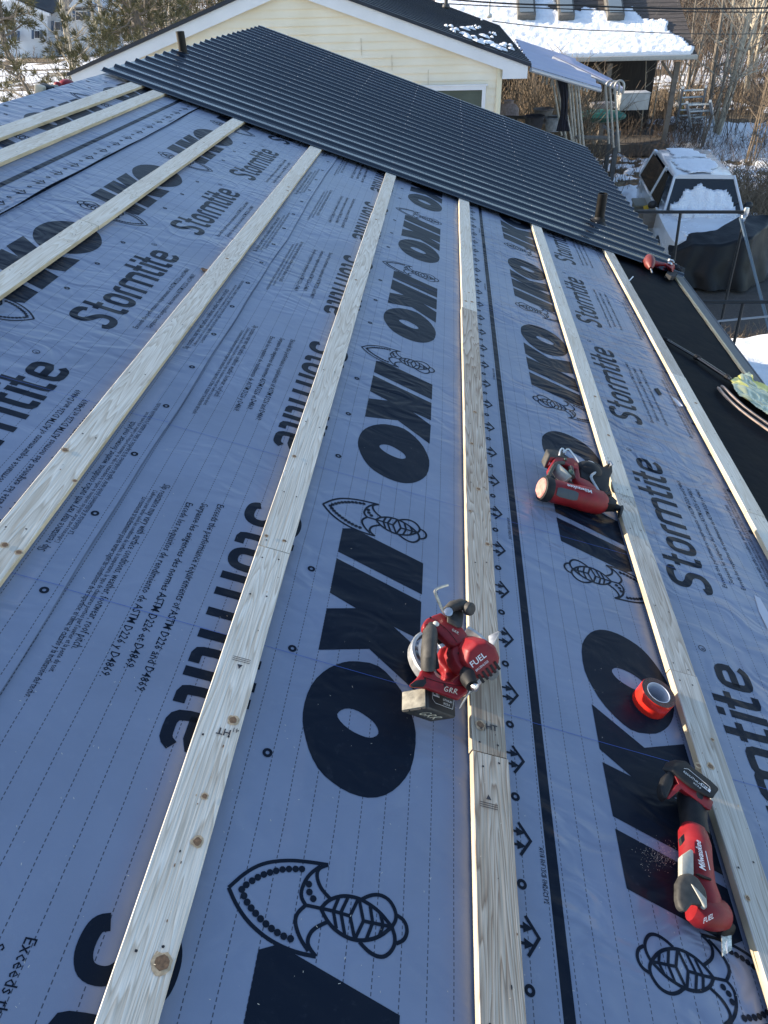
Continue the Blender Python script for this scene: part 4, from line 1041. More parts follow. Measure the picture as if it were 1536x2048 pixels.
# white house far left
lh = thing('white_house', (-34, 72, GZ), 'white two storey house with dark roof half hidden by the pine at the far left', 'house', roof=False); LO = (-34, 72, GZ)
M_lw = mat('white_siding', (.58, .62, .68), .6, var=.06, scale=1)
def lhp(px, py, Y=72): return wy(px, py, Y)
def quad(mb, x0, x1, y0, y1, Y, d=.2): a, b_, c_, e = lhp(x0, y0, Y), lhp(x1, y0, Y), lhp(x1, y1, Y), lhp(x0, y1, Y); mb.slab([a, b_, c_, e], (0, d, 0))
m = MB(); m.slab([lhp(-60, 5), lhp(20, 2), lhp(95, 32), lhp(95, 118), lhp(-60, 130)], (0, 7, 0)); m.slab([lhp(92, 22, 73), lhp(186, 14, 73), lhp(189, 112, 73), lhp(92, 118, 73)], (0, 7, 0)); m.slab([lhp(135, 15, 73), lhp(163, -22, 73), lhp(190, 13, 73)], (0, 6, 0))
m.build('wall', M_lw, lh, org=LO, smooth=False)
m = MB(); m.slab([lhp(14, -6, 71.7), lhp(98, 27, 71.7), lhp(98, 33, 71.7), lhp(14, 0, 71.7)], (0, .3, 0)); m.build('rake_board', M_trim, lh, org=LO, smooth=False)
m = MB(); m.slab([lhp(18, -8, 71.9), lhp(104, 25, 71.9), lhp(130, 10, 76), lhp(60, -30, 76)], (0, 0, -.1)); m.slab([lhp(92, 22, 72.6), lhp(190, 14, 72.6), lhp(200, -14, 77), lhp(100, -10, 77)], (0, 0, -.1)); m.build('roof', mat('dark_shingles', (.03, .034, .04), .8, var=.2, scale=2), lh, org=LO, smooth=False)
for x0, x1, y0, y1 in ((108, 122, 42, 62), (150, 174, 22, 42), (116, 126, 88, 104), (68, 80, 60, 78), (20, 34, 62, 82)):
    m = MB(); quad(m, x0, x1, y0, y1, 71.6 if x0 < 92 else 72.7, .1); w_ = m.build('window', M_trim, lh, org=LO, smooth=False)
    m = MB(); mid = (x0 + x1) / 2; quad(m, x0 + 1.5, mid - .5, y0 + 2, y1 - 2, 71.5 if x0 < 92 else 72.6, .05); quad(m, mid + .5, x1 - 1.5, y0 + 2, y1 - 2, 71.5 if x0 < 92 else 72.6, .05); m.build('pane', mat('dark_glass', (.03, .04, .06), .1), w_, org=LO, smooth=False)
    m = MB(); quad(m, x1 + .5, x1 + 5, y0, y1, 71.55 if x0 < 92 else 72.65, .06); m.build('shutter', mat('blue_shutter', (.05, .09, .16), .6), lh, org=LO, smooth=False); m = MB(); quad(m, x0 - 5, x0 - .5, y0, y1, 71.55 if x0 < 92 else 72.65, .06); m.build('shutter', MATS['blue_shutter'], lh, org=LO, smooth=False)

# power lines
wire('power_line', [wy(860, -6, 25), wy(1150, 10, 25), wy(1560, 15, 25)], .022, 'upper black power line crossing in front of the brown roof', 'power lines', .05)
wire('power_line', [wy(870, 6, 24), wy(1536 + 30, 24, 24)], .014, 'lower thin black power line crossing in front of the brown roof', 'power lines', .06)
wire('power_line', [wy(985, 42, 23.5), wy(1245, 62, 26), wy(1560, 66, 30)], .012, 'grey cable running just above the snow of the brown roof', 'power lines', .05)

# clutter by the porch
M_ald = mat('ladder_aluminium', (.42, .45, .46), .45, .6, var=.2, scale=6)
def ladder(p0, p1, w, rungs, label, sx=1.0):
    p0, p1 = Vector(p0), Vector(p1); t = thing('ladder', p0, label, 'ladder', 'aluminium ladders by the porch', roof=False); d = (p1 - p0); side = Vector((w, .25 * w, 0))
    for s_ in (0, 1):
        m = MB(); m.tube([p0 + side * s_, p1 + side * (s_ * .8 + .1)], .05, 4); m.build('rail', M_ald, t, org=p0, smooth=False)
    for i in range(rungs):
        k = (i + .6) / rungs; m = MB(); m.tube([p0 + d * k + side * .1 * k, p0 + d * k + side * (1 - .1 * k)], .03, 5); m.build('rung', M_ald, t, org=p0)
ladder(G(1383, 262), wy(1368, 205, 26.5), .95, 5, 'aluminium ladder leaning at the porch corner, nearest the pale tree clump')
ladder(G(1352, 258), wy(1360, 176, 27.0), .95, 7, 'aluminium ladder leaning behind the first one against the porch corner')
def cbox(px, py, Y, w, d, h, col, name, label, cat, rz=0.0, z=None, bev=.03, mt=None):
    c = wy(px, py, Y); 
    if z is not None: c.z = z
    m = MB(); m.box((0, 0, h / 2), (w, d, h), rz); m.box((0, 0, h + .015), (w * 1.04, d * 1.04, .03), rz); m.box((0, -d / 2 - .005, h * .5), (w * .3, .02, h * .12), rz)
    o = m.build(name, mt or mat(name + '_mat', col, .6, var=.2, scale=5), bevel=bev); o.location = c; return tag(o, label, cat)
cbox(1262, 218, 25.0, .85, .5, .42, (.42, .41, .39), 'storage_box', 'dirty white rectangular box on the clutter under the porch edge', 'box', .1)
cbox(1205, 216, 25.6, .7, .4, .12, (.30, .28, .27), 'plank_stack', 'stack of grey pink planks left of the dirty white box', 'planks', .2)
m = MB(); c = wy(1200, 240, 24.5); rings = []
for i in range(9):
    t = i / 8 * math.pi; rings.append([c + Vector((-.75 * math.cos(t), .0 + .38 * math.sin(t) * math.cos(a), .10 + .18 * math.sin(t) * math.sin(a))) for a in [math.pi * 2 * k / 10 for k in range(10)]])
m.loft(rings); tag(m.build('upturned_boat', mat('green_hull', (.015, .11, .08), .5, var=.2), org=c), 'small upturned green hull in the clutter left of the porch', 'boat')
m = MB(); c = wy(1016, 228, 19.0); m.ell(c, (.26, .26, .24), jit=.25); m.lathe([(.1, .2), (.12, .27), (.06, .29)], c, n=10); tag(m.build('round_planter', mat('pinkish_clay', (.33, .28, .29), .8, var=.3), org=c), 'pale round planter at the foot of the yellow house corner', 'planter')
for i, (px, py) in enumerate(((1086, 232), (1108, 248), (1068, 246))):
    m = MB(); c = wy(px, py, 18.4 - i * .2); m.lathe([(.10, 0), (.17, .02), (.21, .26), (.24, .28), (.22, .30), (.18, .26)], c - Vector((0, 0, .15)), n=12); tag(m.build('garden_pot', mat('pot_%d' % i, ((.16, .15, .15), (.25, .27, .3), (.03, .03, .04))[i], .7, var=.3), org=c), ['grey garden pot left of the furled navy cloth', 'snow dusted bluish garden pot beside the bent poles', 'black garden pot near the yellow house corner'][i], 'pot', 'pots near the yellow house corner')
m = MB(); a = wy(1000, 234, 18.4); b_ = wy(1130, 236, 18.2); m.tube([a, b_], .035, 6); m.tube([a - Vector((0, 0, .5)), b_ - Vector((0, 0, .5))], .035, 6)
for k in range(5): q = a.lerp(b_, k / 4); m.tube([q, Vector((q.x, q.y, GZ))], .035, 6)
tag(m.build('low_railing', mat('black_rail', (.03, .03, .03), .6), org=a), 'low black railing below the yellow house corner', 'railing')
m = MB(); p = G(1352, 240); m.ell(p + Vector((.1, 0, .3)), (.14, .12, .3), jit=.2); m.tube([p + Vector((.1, 0, .5)), p + Vector((.15, 0, .95))], .03, 6); tag(m.build('yellow_jug', mat('yellow_plastic', (.65, .42, .03), .5), org=p), 'small yellow plastic container standing by the ladders', 'container')

# ------------------------------------------------------------------ white car
M_car = mat('white_car_paint', (.66, .69, .74), .25, 0, coat=.7, var=.04, scale=2)
M_gls = mat('car_glass', (.018, .022, .026), .06, 0, spec=.8)
M_cb = mat('black_trim', (.02, .02, .022), .5)
CX, CY = 5.69, 15.2; CR = Matrix.Rotation(R(-4.5), 3, 'Z'); CZ = GZ + .02
def cw(x, y, z): y *= 1.12; return CR @ Vector((x, y, 0)) + Vector((CX, CY, CZ + z))       # x right, y towards the rear, z up from the ground
car = thing('white_car', (CX, CY, CZ), 'old white station car under patchy snow, nose wrapped in a black tarp, at the right', 'car', roof=False); CO = (CX, CY, CZ)
def sect(y, w0, w1, w2, zb, zs, zh):     # lower body ring (10 points)
    return [cw(x, y, z) for x, z in ((-w0, zb), (-w1, zb + .12), (-w1 - .015, (zb + zs) / 2), (-w1, zs), (-w2, zh), (0, zh + .03), (w2, zh), (w1, zs), (w1 + .015, (zb + zs) / 2), (w1, zb + .12), (w0, zb))]
m = MB(); m.loft([sect(-.02, .62, .68, .60, .42, .74, .82), sect(.12, .72, .80, .66, .34, .84, .90), sect(.5, .76, .85, .70, .32, .90, .965), sect(1.15, .78, .87, .74, .30, .95, 1.02), sect(1.35, .78, .88, .80, .30, .98, 1.03), sect(2.6, .78, .88, .82, .30, .99, 1.03), sect(3.9, .78, .88, .82, .32, .99, 1.03), sect(4.35, .74, .84, .78, .36, .98, 1.03), sect(4.42, .66, .78, .70, .44, .95, 1.0)])
m.build('body', M_car, car, org=CO, angle=40)
zr_ = 1.655
def cab(y, w0, w1, z0, z1): return [cw(-w0, y, z0), cw(-w1, y, z1 - .05), cw(-w1 + .06, y, z1), cw(0, y, z1 + .022), cw(w1 - .06, y, z1), cw(w1, y, z1 - .05), cw(w0, y, z0)]
m = MB(); m.loft([[cw(x, 1.62, zr_ + dz) for x, dz in ((-.60, -.08), (-.58, -.03), (-.52, 0), (0, .012), (.52, 0), (.58, -.03), (.60, -.08))]] + [[cw(x, y, zr_ + dz + .02) for x, dz in ((-.62, -.09), (-.60, -.03), (-.54, 0), (0, .022), (.54, 0), (.60, -.03), (.62, -.09))] for y in (2.0, 3.0, 3.9)] + [[cw(x, 4.15, zr_ + dz - .02) for x, dz in ((-.60, -.08), (-.58, -.03), (-.52, 0), (0, .012), (.52, 0), (.58, -.03), (.60, -.08))]])
m.box(tuple(cw(0, 2.95, zr_ + .044)), (1.18, .014, .006), R(-4.5)); roof_ = m.build('roof', M_car, car, org=CO, angle=50)
def pane(pts, nm='window', th=.02, mt=None):
    m = MB(); q = [cw(*p) for p in pts]; nrm = (q[1] - q[0]).cross(q[2] - q[0]).normalized(); m.slab(q, nrm * -th); return m.build(nm, mt or M_gls, car, org=CO, smooth=False)
pane([(-.78, 1.12, 1.03), (.78, 1.12, 1.03), (.575, 1.64, 1.60), (-.575, 1.64, 1.60)], 'windshield')
pane([(-.72, 4.38, 1.03), (.72, 4.38, 1.03), (.56, 4.17, 1.55), (-.56, 4.17, 1.55)], 'rear_window')
for s in (-1, 1):
    pane([(s * .845, 1.52, 1.04), (s * .845, 2.42, 1.04), (s * .655, 2.36, 1.56), (s * .655, 1.92, 1.56)])
    pane([(s * .845, 2.60, 1.04), (s * .845, 4.20, 1.04), (s * .655, 4.03, 1.56), (s * .655, 2.55, 1.56)])
    for a, b_, r in (((s * .80, 1.10, 1.0), (s * .60, 1.66, 1.63), .03), ((s * .86, 2.50, 1.0), (s * .63, 2.44, 1.62), .05), ((s * .83, 4.30, 1.0), (s * .60, 4.13, 1.62), .06)):
        m = MB(); m.tube([cw(*a), cw(*b_)], r, 6); m.build('pillar', M_car, car, org=CO)
    m = MB(); m.box(tuple(cw(s * .872, 2.45, .72)), (.012, 3.0, .05), R(-4.5)); m.build('side_trim', M_cb, car, org=CO, bevel=.004)
    m = MB(); m.ell(cw(s * .98, 1.50, 1.08), (.10, .06, .085)); m.tube([cw(s * .84, 1.52, 1.03), cw(s * .95, 1.5, 1.06)], .02, 6); m.build('side_mirror', M_cb, car, org=CO)
    for y in (.82, 3.45):
        m = MB(); ax = CR @ Vector((1, 0, 0)); m.lathe([(.20, -.10), (.31, -.10), (.335, -.06), (.335, .06), (.31, .10), (.20, .10)], cw(s * .78, y, .33), ax, 24); wl = m.build('wheel', M_blk, car, org=CO)
        m = MB(); m.lathe([(.19, .08), (.20, .105), (.05, .085)], cw(s * .78, y, .33), ax * s, 16); m.build('rim', M_steel, wl, org=CO)
    m = MB(); m.box(tuple(cw(s * .50, -.025, .66)), (.30, .05, .15), R(-4.5)); m.build('headlight', mat('headlight_glass', (.5, .5, .46), .1, coat=.6), car, org=CO, bevel=.02)
    m = MB(); m.box(tuple(cw(s * .74, 0.06, .62)), (.07, .12, .12), R(-4.5)); m.build('turn_signal', mat('amber_lens', (.45, .10, .03), .2), car, org=CO, bevel=.02)
m = MB(); m.box(tuple(cw(0, -.03, .62)), (.70, .03, .16), R(-4.5)); [m.box(tuple(cw(0, -.05, .56 + .035 * i)), (.68, .02, .010), R(-4.5)) for i in range(4)]; m.build('grille', M_cb, car, org=CO)
m = MB(); m.box(tuple(cw(0, -.10, .44)), (1.46, .14, .15), R(-4.5)); m.build('bumper', mat('bumper_grey', (.30, .30, .31), .4, .3), car, org=CO, bevel=.03)
for s in (-.35, .25):
    m = MB(); m.tube([cw(s, 1.12, 1.06), cw(s + .45, 1.26, 1.22)], .008, 5); m.build('wiper', M_cb, car, org=CO)
# snow on it
def snowsheet(name, pts, f, label, hmax, st=.035, seed=0):
    """pts: outline in car plan coordinates (x, y); f(x, y) surface height"""
    P = [Vector((a, b_, 0)) for a, b_ in pts]; x0, x1 = min(p.x for p in P) - .1, max(p.x for p in P) + .1; y0, y1 = min(p.y for p in P) - .1, max(p.y for p in P) + .1; mb = MB(); id_ = {}
    for j in range(int((y1 - y0) / st)):
        for i in range(int((x1 - x0) / st)):
            x, y = x0 + i * st, y0 + j * st
            if inside(x + .10 * noise.noise(Vector((x * 5, y * 5, seed))), y + .10 * noise.noise(Vector((x * 5, y * 5, seed + 9))), P):
                id_[(i, j)] = len(mb.v); mb.v.append(cw(x, y, f(x, y) + hmax * (.6 + .5 * noise.noise(Vector((x * 6, y * 6, seed))) + .25 * noise.noise(Vector((x * 17, y * 17, seed))))))
    for (i, j), a in id_.items():
        if (i + 1, j) in id_ and (i, j + 1) in id_ and (i + 1, j + 1) in id_: mb.f.append([a, id_[(i + 1, j)], id_[(i + 1, j + 1)], id_[(i, j + 1)]]); mb.m.append(0)
    o = mb.build(name, M_snow, recalc=False, angle=80); bm = bmesh.new(); bm.from_mesh(o.data)
    r_ = bmesh.ops.extrude_edge_only(bm, edges=[e for e in bm.edges if e.is_boundary])
    for v in [g_ for g_ in r_['geom'] if isinstance(g_, bmesh.types.BMVert)]: v.co.z -= hmax * 1.1
    bm.to_mesh(o.data); bm.free(); o.data.polygons.foreach_set('use_smooth', [True] * len(o.data.polygons)); return tag(o, label, 'snow', kind='stuff')
rt = lambda x, y: zr_ + .03 + .018 * (1 - (x / .6) ** 2)
snowsheet('car_snow', [(-.42, 3.95), (.10, 4.0), (.30, 3.6), (.34, 3.05), (-.40, 3.02)], rt, 'snow on the rear half of the white car roof', .012, seed=1)
snowsheet('car_snow', [(-.46, 2.9), (.38, 2.88), (.44, 2.3), (.22, 1.9), (.10, 1.66), (-.30, 1.60), (-.48, 2.0)], rt, 'snow on the front half of the white car roof', .014, seed=2)
def ws(x, y): return (1.04 + (y - 1.12) * 1.10 if y > 1.12 else .90 + (y + .0) * .115) + .02
snowsheet('car_snow', [(-.72, 1.0), (-.70, 1.14), (-.42, 1.42), (0, 1.47), (.40, 1.42), (.64, 1.16), (.66, .95), (.3, .82), (-.5, .80)], ws, 'heap of snow on the windshield foot of the white car', .10, seed=3)
snowsheet('car_snow', [(-.62, .84), (.1, .86), (.62, .84), (.6, .3), (0, .06), (-.6, .08)], lambda x, y: .86 + y * .14 + .02, 'thin snow on the bonnet of the white car above the tarp', .022, seed=4)
# tarp
M_tarp = mat('black_tarp', (.006, .008, .011), .5, spec=.3, var=.3, scale=3, bump=.3, bscale=7, bdist=.03)
m = MB(); nU, nW = 46, 26
for i in range(nU + 1):
    a = i / nU                            # around: left front corner -> right rear
    for j in range(nW + 1):
        t = j / nW
        x = -.86 + 2.1 * a; yf = -.30 - .18 * math.sin(a * math.pi) ; 
        if a > .72: yf = yf + (a - .72) * 2.6
        top = .80 + .10 * a + (.12 if a > .45 else 0) * min(1, (a - .45) * 4 if a > .45 else 0)
        if a < .2: top -= (.2 - a) * 1.2
        y0 = .1 + .55 * sstep(.3, .8, a) 
        fold = .06 * math.sin(a * 26 + 2 * noise.noise(Vector((a * 5, t * 2, 1)))) * t
        if t < .3: k = t / .3; y = y0 + (yf + .16 - y0) * k; z = top + .10 * (1 - k) - .03 * k; x *= .93 + .03 * k
        else: k = (t - .3) / .7; y = yf + .16 - .22 * k + fold; z = (top - .03) * (1 - k) + .02; x *= .96 + .16 * k
        m.v.append(cw(x + .02 * noise.noise(Vector((a * 9, t * 6, 2))), y, z + .025 + .015 * noise.noise(Vector((a * 12, t * 9, 5)))))
for i in range(nU):
    for j in range(nW): a = i * (nW + 1) + j; m.f.append([a, a + 1, a + nW + 2, a + nW + 1]); m.m.append(0)
tag(m.build('tarpaulin', M_tarp, angle=80), 'black tarpaulin wrapped over the nose of the white car down to the ground', 'tarp')
# bin with yellow handle left of the car
t = thing('storage_bin', G(1287, 478), 'olive grey bin with a yellow handle beside the left flank of the white car', 'bin', roof=False); o_ = t.location.copy(); c = wy(1290, 410, o_.y)
m = MB(); m.slab([c + Vector(v) for v in ((-.26, -.2, 0), (.22, -.2, 0), (.26, .35, .02), (-.22, .35, .02))], (0, 0, -.75)); m.build('body', mat('olive_bin', (.13, .125, .10), .6, var=.25, scale=5), t, org=o_, bevel=.03)
m = MB(); m.slab([c + Vector(v) for v in ((-.29, -.23, .05), (.25, -.23, .05), (.29, .38, .07), (-.25, .38, .07))], (0, 0, -.05)); m.build('lid', mat('olive_lid', (.17, .17, .13), .5, var=.15), t, org=o_, bevel=.02)
a = wy(1291, 411, o_.y - .5); b_ = wy(1291, 437, o_.y - .5); m = MB(); m.tube([a, a.lerp(b_, .5) + Vector((.02, -.05, 0)), b_], .055, 10); m.build('handle', mat('yellow_plastic', (.65, .42, .03)), t, org=o_)
cbox(1302, 452, 17.0, .55, .35, .28, (.17, .15, .13), 'crate', 'small grey wooden crate dusted with snow below the yellow handle', 'crate', .1)
m = MB(); c = [wz(px, py, GZ + .45) for px, py in ((1297, 452), (1332, 466), (1320, 474), (1304, 472))]; m.slab(c, (0, 0, -.02)); tag(m.build('white_sheet', mat('white_sheet_m', (.62, .64, .66), .4), org=c[0]), 'small white crumpled sheet between the crate and the tarp', 'sheet')

# ------------------------------------------------------------------ pipe railing beyond the gutter
M_rail = mat('dark_steel_pipe', (.018, .019, .021), .5, .3, var=.3, scale=12)
def tubes(segs, name, par, org, mt=M_rail, r=.0165):
    m = MB(); [m.tube(list(s_), r, 10) for s_ in segs]; return m.build(name, mt, par, org=org)
ra = wy(1270, 424, 9.5); rb = wy(1492, 424, 9.5)
t = thing('pipe_railing', Vector((ra.x, 9.5, GZ)), 'dark steel pipe railing frame standing beyond the metal roof corner', 'railing', roof=False); ro = t.location.copy()
tubes([(ra, rb)], 'top_rail', t, ro, r=.0195)
for a, b_ in (((1361, 426), (1342, 560)), ((1492, 424), (1442, 642))):
    p, q = wy(*a, 9.5), wy(*b_, 9.35); tubes([(p, q, q + (q - p) * ((q.z - GZ) / (p.z - q.z)))], 'post', t, ro)
m = MB(); p = wy(1485, 436, 9.48); m.lathe([(.03, -.03), (.045, -.02), (.045, .02), (.03, .03)], p, (1, 0, 0), 12); m.lathe([(.028, -.05), (.034, -.02), (.034, .02), (.028, .05)], wy(1492, 424, 9.5), (0, 0, 1), 12); m.build('clamp', M_steel, t, org=ro)
ra2 = wy(1398, 604, 7.8); rb2 = wy(1600, 604, 7.8)
t2 = thing('pipe_railing', Vector((ra2.x, 7.8, GZ)), 'lower dark pipe railing cut by the right frame edge beyond the gutter', 'railing', roof=False); ro2 = t2.location.copy()
tubes([(ra2, rb2)], 'top_rail', t2, ro2, r=.0195)
p, q = wy(1486, 606, 7.8), wy(1467, 690, 7.75); tubes([(p, q, q + (q - p) * ((q.z - GZ) / (p.z - q.z)))], 'post', t2, ro2)
p = wy(1592, 604, 7.8); tubes([(p, Vector((p.x + .1, p.y, GZ)))], 'post', t2, ro2)
m = MB(); m.tube([wy(1410, 650, 8.6), wy(1440, 642, 8.6), wy(1545, 632, 8.6)], .012, 8); tag(m.build('thin_rail', mat('pale_thin_pipe', (.36, .37, .38), .4, .5)), 'thin pale pipe below the lower pipe railing', 'pipe')
m = MB(); m.tube([wy(1480, 436, 9.3), wy(1512, 560, 9.1), wy(1545, 690, 8.9)], .012, 8); m.tube([wy(1484, 436, 9.3), wy(1515, 560, 9.1), wy(1550, 690, 8.9)], .006, 6); tag(m.build('guy_cable', mat('blue_grey_cable', (.12, .17, .22), .5)), 'blue grey cable slanting down from the railing corner', 'cable')

# ------------------------------------------------------------------ tools on the roof
def hexa(P0, A, B, C):       # parallelepiped from a corner and three neighbours
    P0, A, B, C = map(Vector, (P0, A, B, C)); a, b_, c_ = A - P0, B - P0, C - P0
    return [P0, A, A + b_, B], [P0 + c_, A + c_, A + b_ + c_, B + c_]
def addhex(mb, P0, A, B, C, mi=0):
    t, b_ = hexa(P0, A, B, C); mb.add(t + b_, [(0, 1, 2, 3), (7, 6, 5, 4), (0, 4, 5, 1), (1, 5, 6, 2), (2, 6, 7, 3), (3, 7, 4, 0)], mi)
def oval(mb, pts, radii, n=18, sq=1.0, mi=0):   # tapered body along a path in the roof frame
    mb.tube([Vector(p) for p in pts], radii, n, mi, True, sq)

# circular saw ------------------------------------------------
def S(x, y, w=0.0): return at(780 + x / 6.4, 1150 + y / 6.4, w)
org = S(700, 1300, .0195); saw = thing('circular_saw', org, 'red cordless circular saw resting on its blade side against the middle board', 'saw')
c0 = S(722, 1105, .045)
m = MB(); m.lathe([(.096, -.016), (.099, -.012), (.099, .008), (.096, .012), (.089, .013), (.089, .008), (.091, .004), (.091, -.012)], c0, (.05, .05, 1), 48, closed=True); m.lathe([(.078, .010), (.081, .015), (.075, .017), (.072, .012)], c0, (.05, .05, 1), 48, closed=True)
m.build('blade_guard', M_alu, saw, org=org)
m = MB(); m.lathe([(.080, -.0095), (.080, -.0075)], c0, (.05, .05, 1), 60); m.build('blade', M_steel, saw, org=org, smooth=False)
m = MB()
for a in (2.2, 3.0, 3.7): d = Vector((math.cos(a), math.sin(a), 0)); m.tube([c0 + d * .03 + Vector((0, 0, .01)), c0 + d * .090 + Vector((0, 0, .008))], [.010, .006], 6)
m.build('guard_spoke', M_alu, saw, org=org)
m = MB(); P = []
for i in range(14): a = R(74 - i * 6.4); P.append(S(770, 1165, .045) + Vector((math.cos(a) * .103, math.sin(a) * .103, .028)))
m.tube(P, [.012] * 14, 8, flat=1.9); m.build('upper_guard', M_alu, saw, org=org)
m = MB(); m.slab([S(1262, 775, .055), S(1285, 955, .055), S(1425, 735, .075), S(1390, 715, .075)], (0, 0, -.004)); m.slab([S(1400, 722, .075), S(1290, 960, .06), S(880, 1705, .05), S(1010, 1500, .06)], (.004, .001, -.003))
m.build('shoe', M_alu, saw, org=org, bevel=.001)
m = MB()
m.slab([S(x, y, .15) for x, y in ((425, 610), (470, 550), (560, 505), (660, 470), (740, 540), (800, 600), (930, 660), (1010, 770), (980, 860), (860, 900), (760, 860), (640, 745), (600, 700), (540, 690), (430, 680))], (0, 0, -.022))
m.build('motor_bridge', M_red, saw, org=org, bevel=.006, seg=3)
m = MB(); m.plate([S(x, y, .105) for x, y in ((640, 930), (760, 862), (860, 890), (830, 960), (800, 985), (850, 1110), (945, 1230), (870, 1300), (790, 1360), (690, 1335), (720, 1200), (640, 1120), (612, 1060))], .022, .055); m.build('blade_housing', M_red, saw, org=org, bevel=.006, seg=3)
m = MB(); m.slab([S(x, y, .145) for x, y in ((840, 880), (1000, 770), (1130, 800), (1200, 860), (1120, 1100), (1000, 1240), (940, 1220), (850, 1110), (800, 980))], (-.012, .012, -.035)); m.build('gear_case', M_red, saw, org=org, bevel=.008, seg=3)
ma, mz_ = S(980, 1010, .10), S(1190, 1090, .172); ax = (mz_ - ma).normalized(); Lm = (mz_ - ma).length
m = MB(); m.lathe([(.040, 0), (.046, .01), (.047, Lm - .022), (.044, Lm - .008), (.038, Lm)], ma, ax, 10); m.build('motor_housing', M_red, saw, org=org, bevel=.003, angle=50)
m = MB()
ex = (S(1215, 975, .17) - S(1105, 1145, .17)).normalized(); ex = (ex - ax * ex.dot(ax)).normalized(); ey = ax.cross(ex).normalized()
put_text(m, 'FUEL', mz_ - ex * .030 - ey * -.002 + ax * .0012, ex, ey, size=.020, bold=.008, lift=.0004); put_text(m, 'BRUSHLESS', mz_ - ex * .028 - ey * .011 + ax * .0012, ex, ey, size=.0075, lift=.0004)
o = m.build('lettering', M_white, saw, org=org, recalc=False, smooth=False)
m = MB()
for i in range(5): q = mz_ + ex * (-.028 + .012 * i) - ey * .030 - ax * .004; m.slab([q + ex * .003 + ey * .010, q - ex * .003 + ey * .010, q - ex * .003 - ey * .012, q + ex * .003 - ey * .012], ax * .0058)
for i in range(6): q = S(975 + 18 * i, 900 - 8 * i + 0, .1475); m.slab([q + Vector((.003, .010, 0)), q + Vector((-.003, .010, 0)), q + Vector((-.003, -.012, 0)), q + Vector((.003, -.012, 0))], (0, 0, -.004))
m.build('vent_slots', mat('slot_black', (.01, .004, .004), .7), saw, org=org, smooth=False)
m = MB(); oval(m, [S(505, 640, .128), S(512, 760, .142), S(500, 930, .148), S(490, 1080, .142), S(488, 1215, .124)], [.0150, .0178, .0182, .0175, .0160], 18, 1.15); m.build('grip', M_dust, saw, org=org)
m = MB(); oval(m, [S(560, 1000, .125), S(575, 1120, .12), S(590, 1200, .11)], [.008, .009, .008], 10); oval(m, [S(585, 760, .128), S(640, 830, .12), S(655, 880, .115)], [.010, .010, .008], 10); m.build('trigger', M_blk, saw, org=org)
m = MB(); m.slab([S(x, y, .128) for x, y in ((400, 1205), (560, 1205), (600, 1290), (690, 1345), (790, 1365), (870, 1290), (950, 1230), (1010, 1360), (1000, 1500), (880, 1590), (800, 1560), (470, 1440), (300, 1420), (250, 1400), (330, 1330), (385, 1260))], (0, .004, -.014)); m.build('battery_foot', M_red, saw, org=org, bevel=.007, seg=3)
B0_, C0_ = S(470, 1432, .112), S(475, 1703, .112); F0_ = B0_ + S(845, 1835, .068) - C0_; A0_ = B0_ + S(140, 1757, .072) - C0_
m = MB(); addhex(m, C0_, A0_ + C0_ - B0_, F0_ + C0_ - B0_, B0_); bat = m.build('battery', M_dust, saw, org=org, bevel=.005, seg=3)
sx_ = (F0_ - B0_).normalized(); sy_ = (B0_ - C0_).normalized(); fn_ = sx_.cross(sy_).normalized()
q0 = C0_ + fn_ * .0005
m = MB(); w__, h__ = (F0_ - B0_).length, (B0_ - C0_).length
def onside(u, v_, lift_=.0007): return C0_ + (F0_ - B0_) * u + (B0_ - C0_) * v_ + fn_ * lift_
m.add([onside(.06, .08), onside(.97, .08), onside(.97, .95), onside(.06, .95)], [(0, 1, 2, 3)], 0); lab_ = m.build('label_panel', M_blk, bat, recalc=False, org=(0, 0, 0), smooth=False); lab_.location = -org
m = MB(); na = -fn_.cross(by if False else (B0_ - C0_)).normalized()
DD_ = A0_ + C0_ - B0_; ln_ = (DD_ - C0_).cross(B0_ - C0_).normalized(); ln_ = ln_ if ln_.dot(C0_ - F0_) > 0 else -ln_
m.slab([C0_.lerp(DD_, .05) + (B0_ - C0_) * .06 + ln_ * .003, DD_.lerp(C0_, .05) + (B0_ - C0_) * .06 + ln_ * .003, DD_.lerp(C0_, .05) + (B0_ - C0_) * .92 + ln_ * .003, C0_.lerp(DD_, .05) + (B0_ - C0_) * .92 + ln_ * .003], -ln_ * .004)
o = m.build('end_cap', mat('sunlit_dust_tone', (.24, .225, .18), .7, var=.45, scale=60, bump=.2, bscale=200, bdist=.001), bat, bevel=.0015); o.location = -org  # sunlight on the dusty battery end, put into a paler slab colour
m = MB()
def line3(mb, a, b_, w_, nn_):
    d = (b_ - a).normalized(); s_ = nn_.cross(d) * w_ / 2; mb.add([a - s_, b_ - s_, b_ + s_, a + s_], [(0, 1, 2, 3)])
for a, b_ in (((.18, .88), (.45, .88)), ((.18, .88), (.18, .52)), ((.18, .52), (.27, .36)), ((.27, .36), (.88, .36)), ((.88, .36), (.95, .88))): line3(m, onside(*a, .0013), onside(*b_, .0013), .0009, fn_)
m.add([onside(.20, .68, .0014), onside(.42, .68, .0014), onside(.42, .92, .0014), onside(.20, .92, .0014)], [(0, 1, 2, 3)])
put_text(m, 'LITHIUM', onside(.55, .62, .0014), sx_, sy_, size=.0085, lift=.0002); put_text(m, 'XC5.0', onside(.55, .44, .0014), sx_, sy_, size=.0085, lift=.0002)
o = m.build('lettering', M_white, bat, recalc=False, smooth=False); o.location = -org
m = MB(); put_text(m, 'M18', onside(.215, .72, .0018), sx_, sy_, size=.0115, bold=.02, lift=.0002); o = m.build('lettering', M_blk, bat, recalc=False, smooth=False); o.location = -org
m = MB()
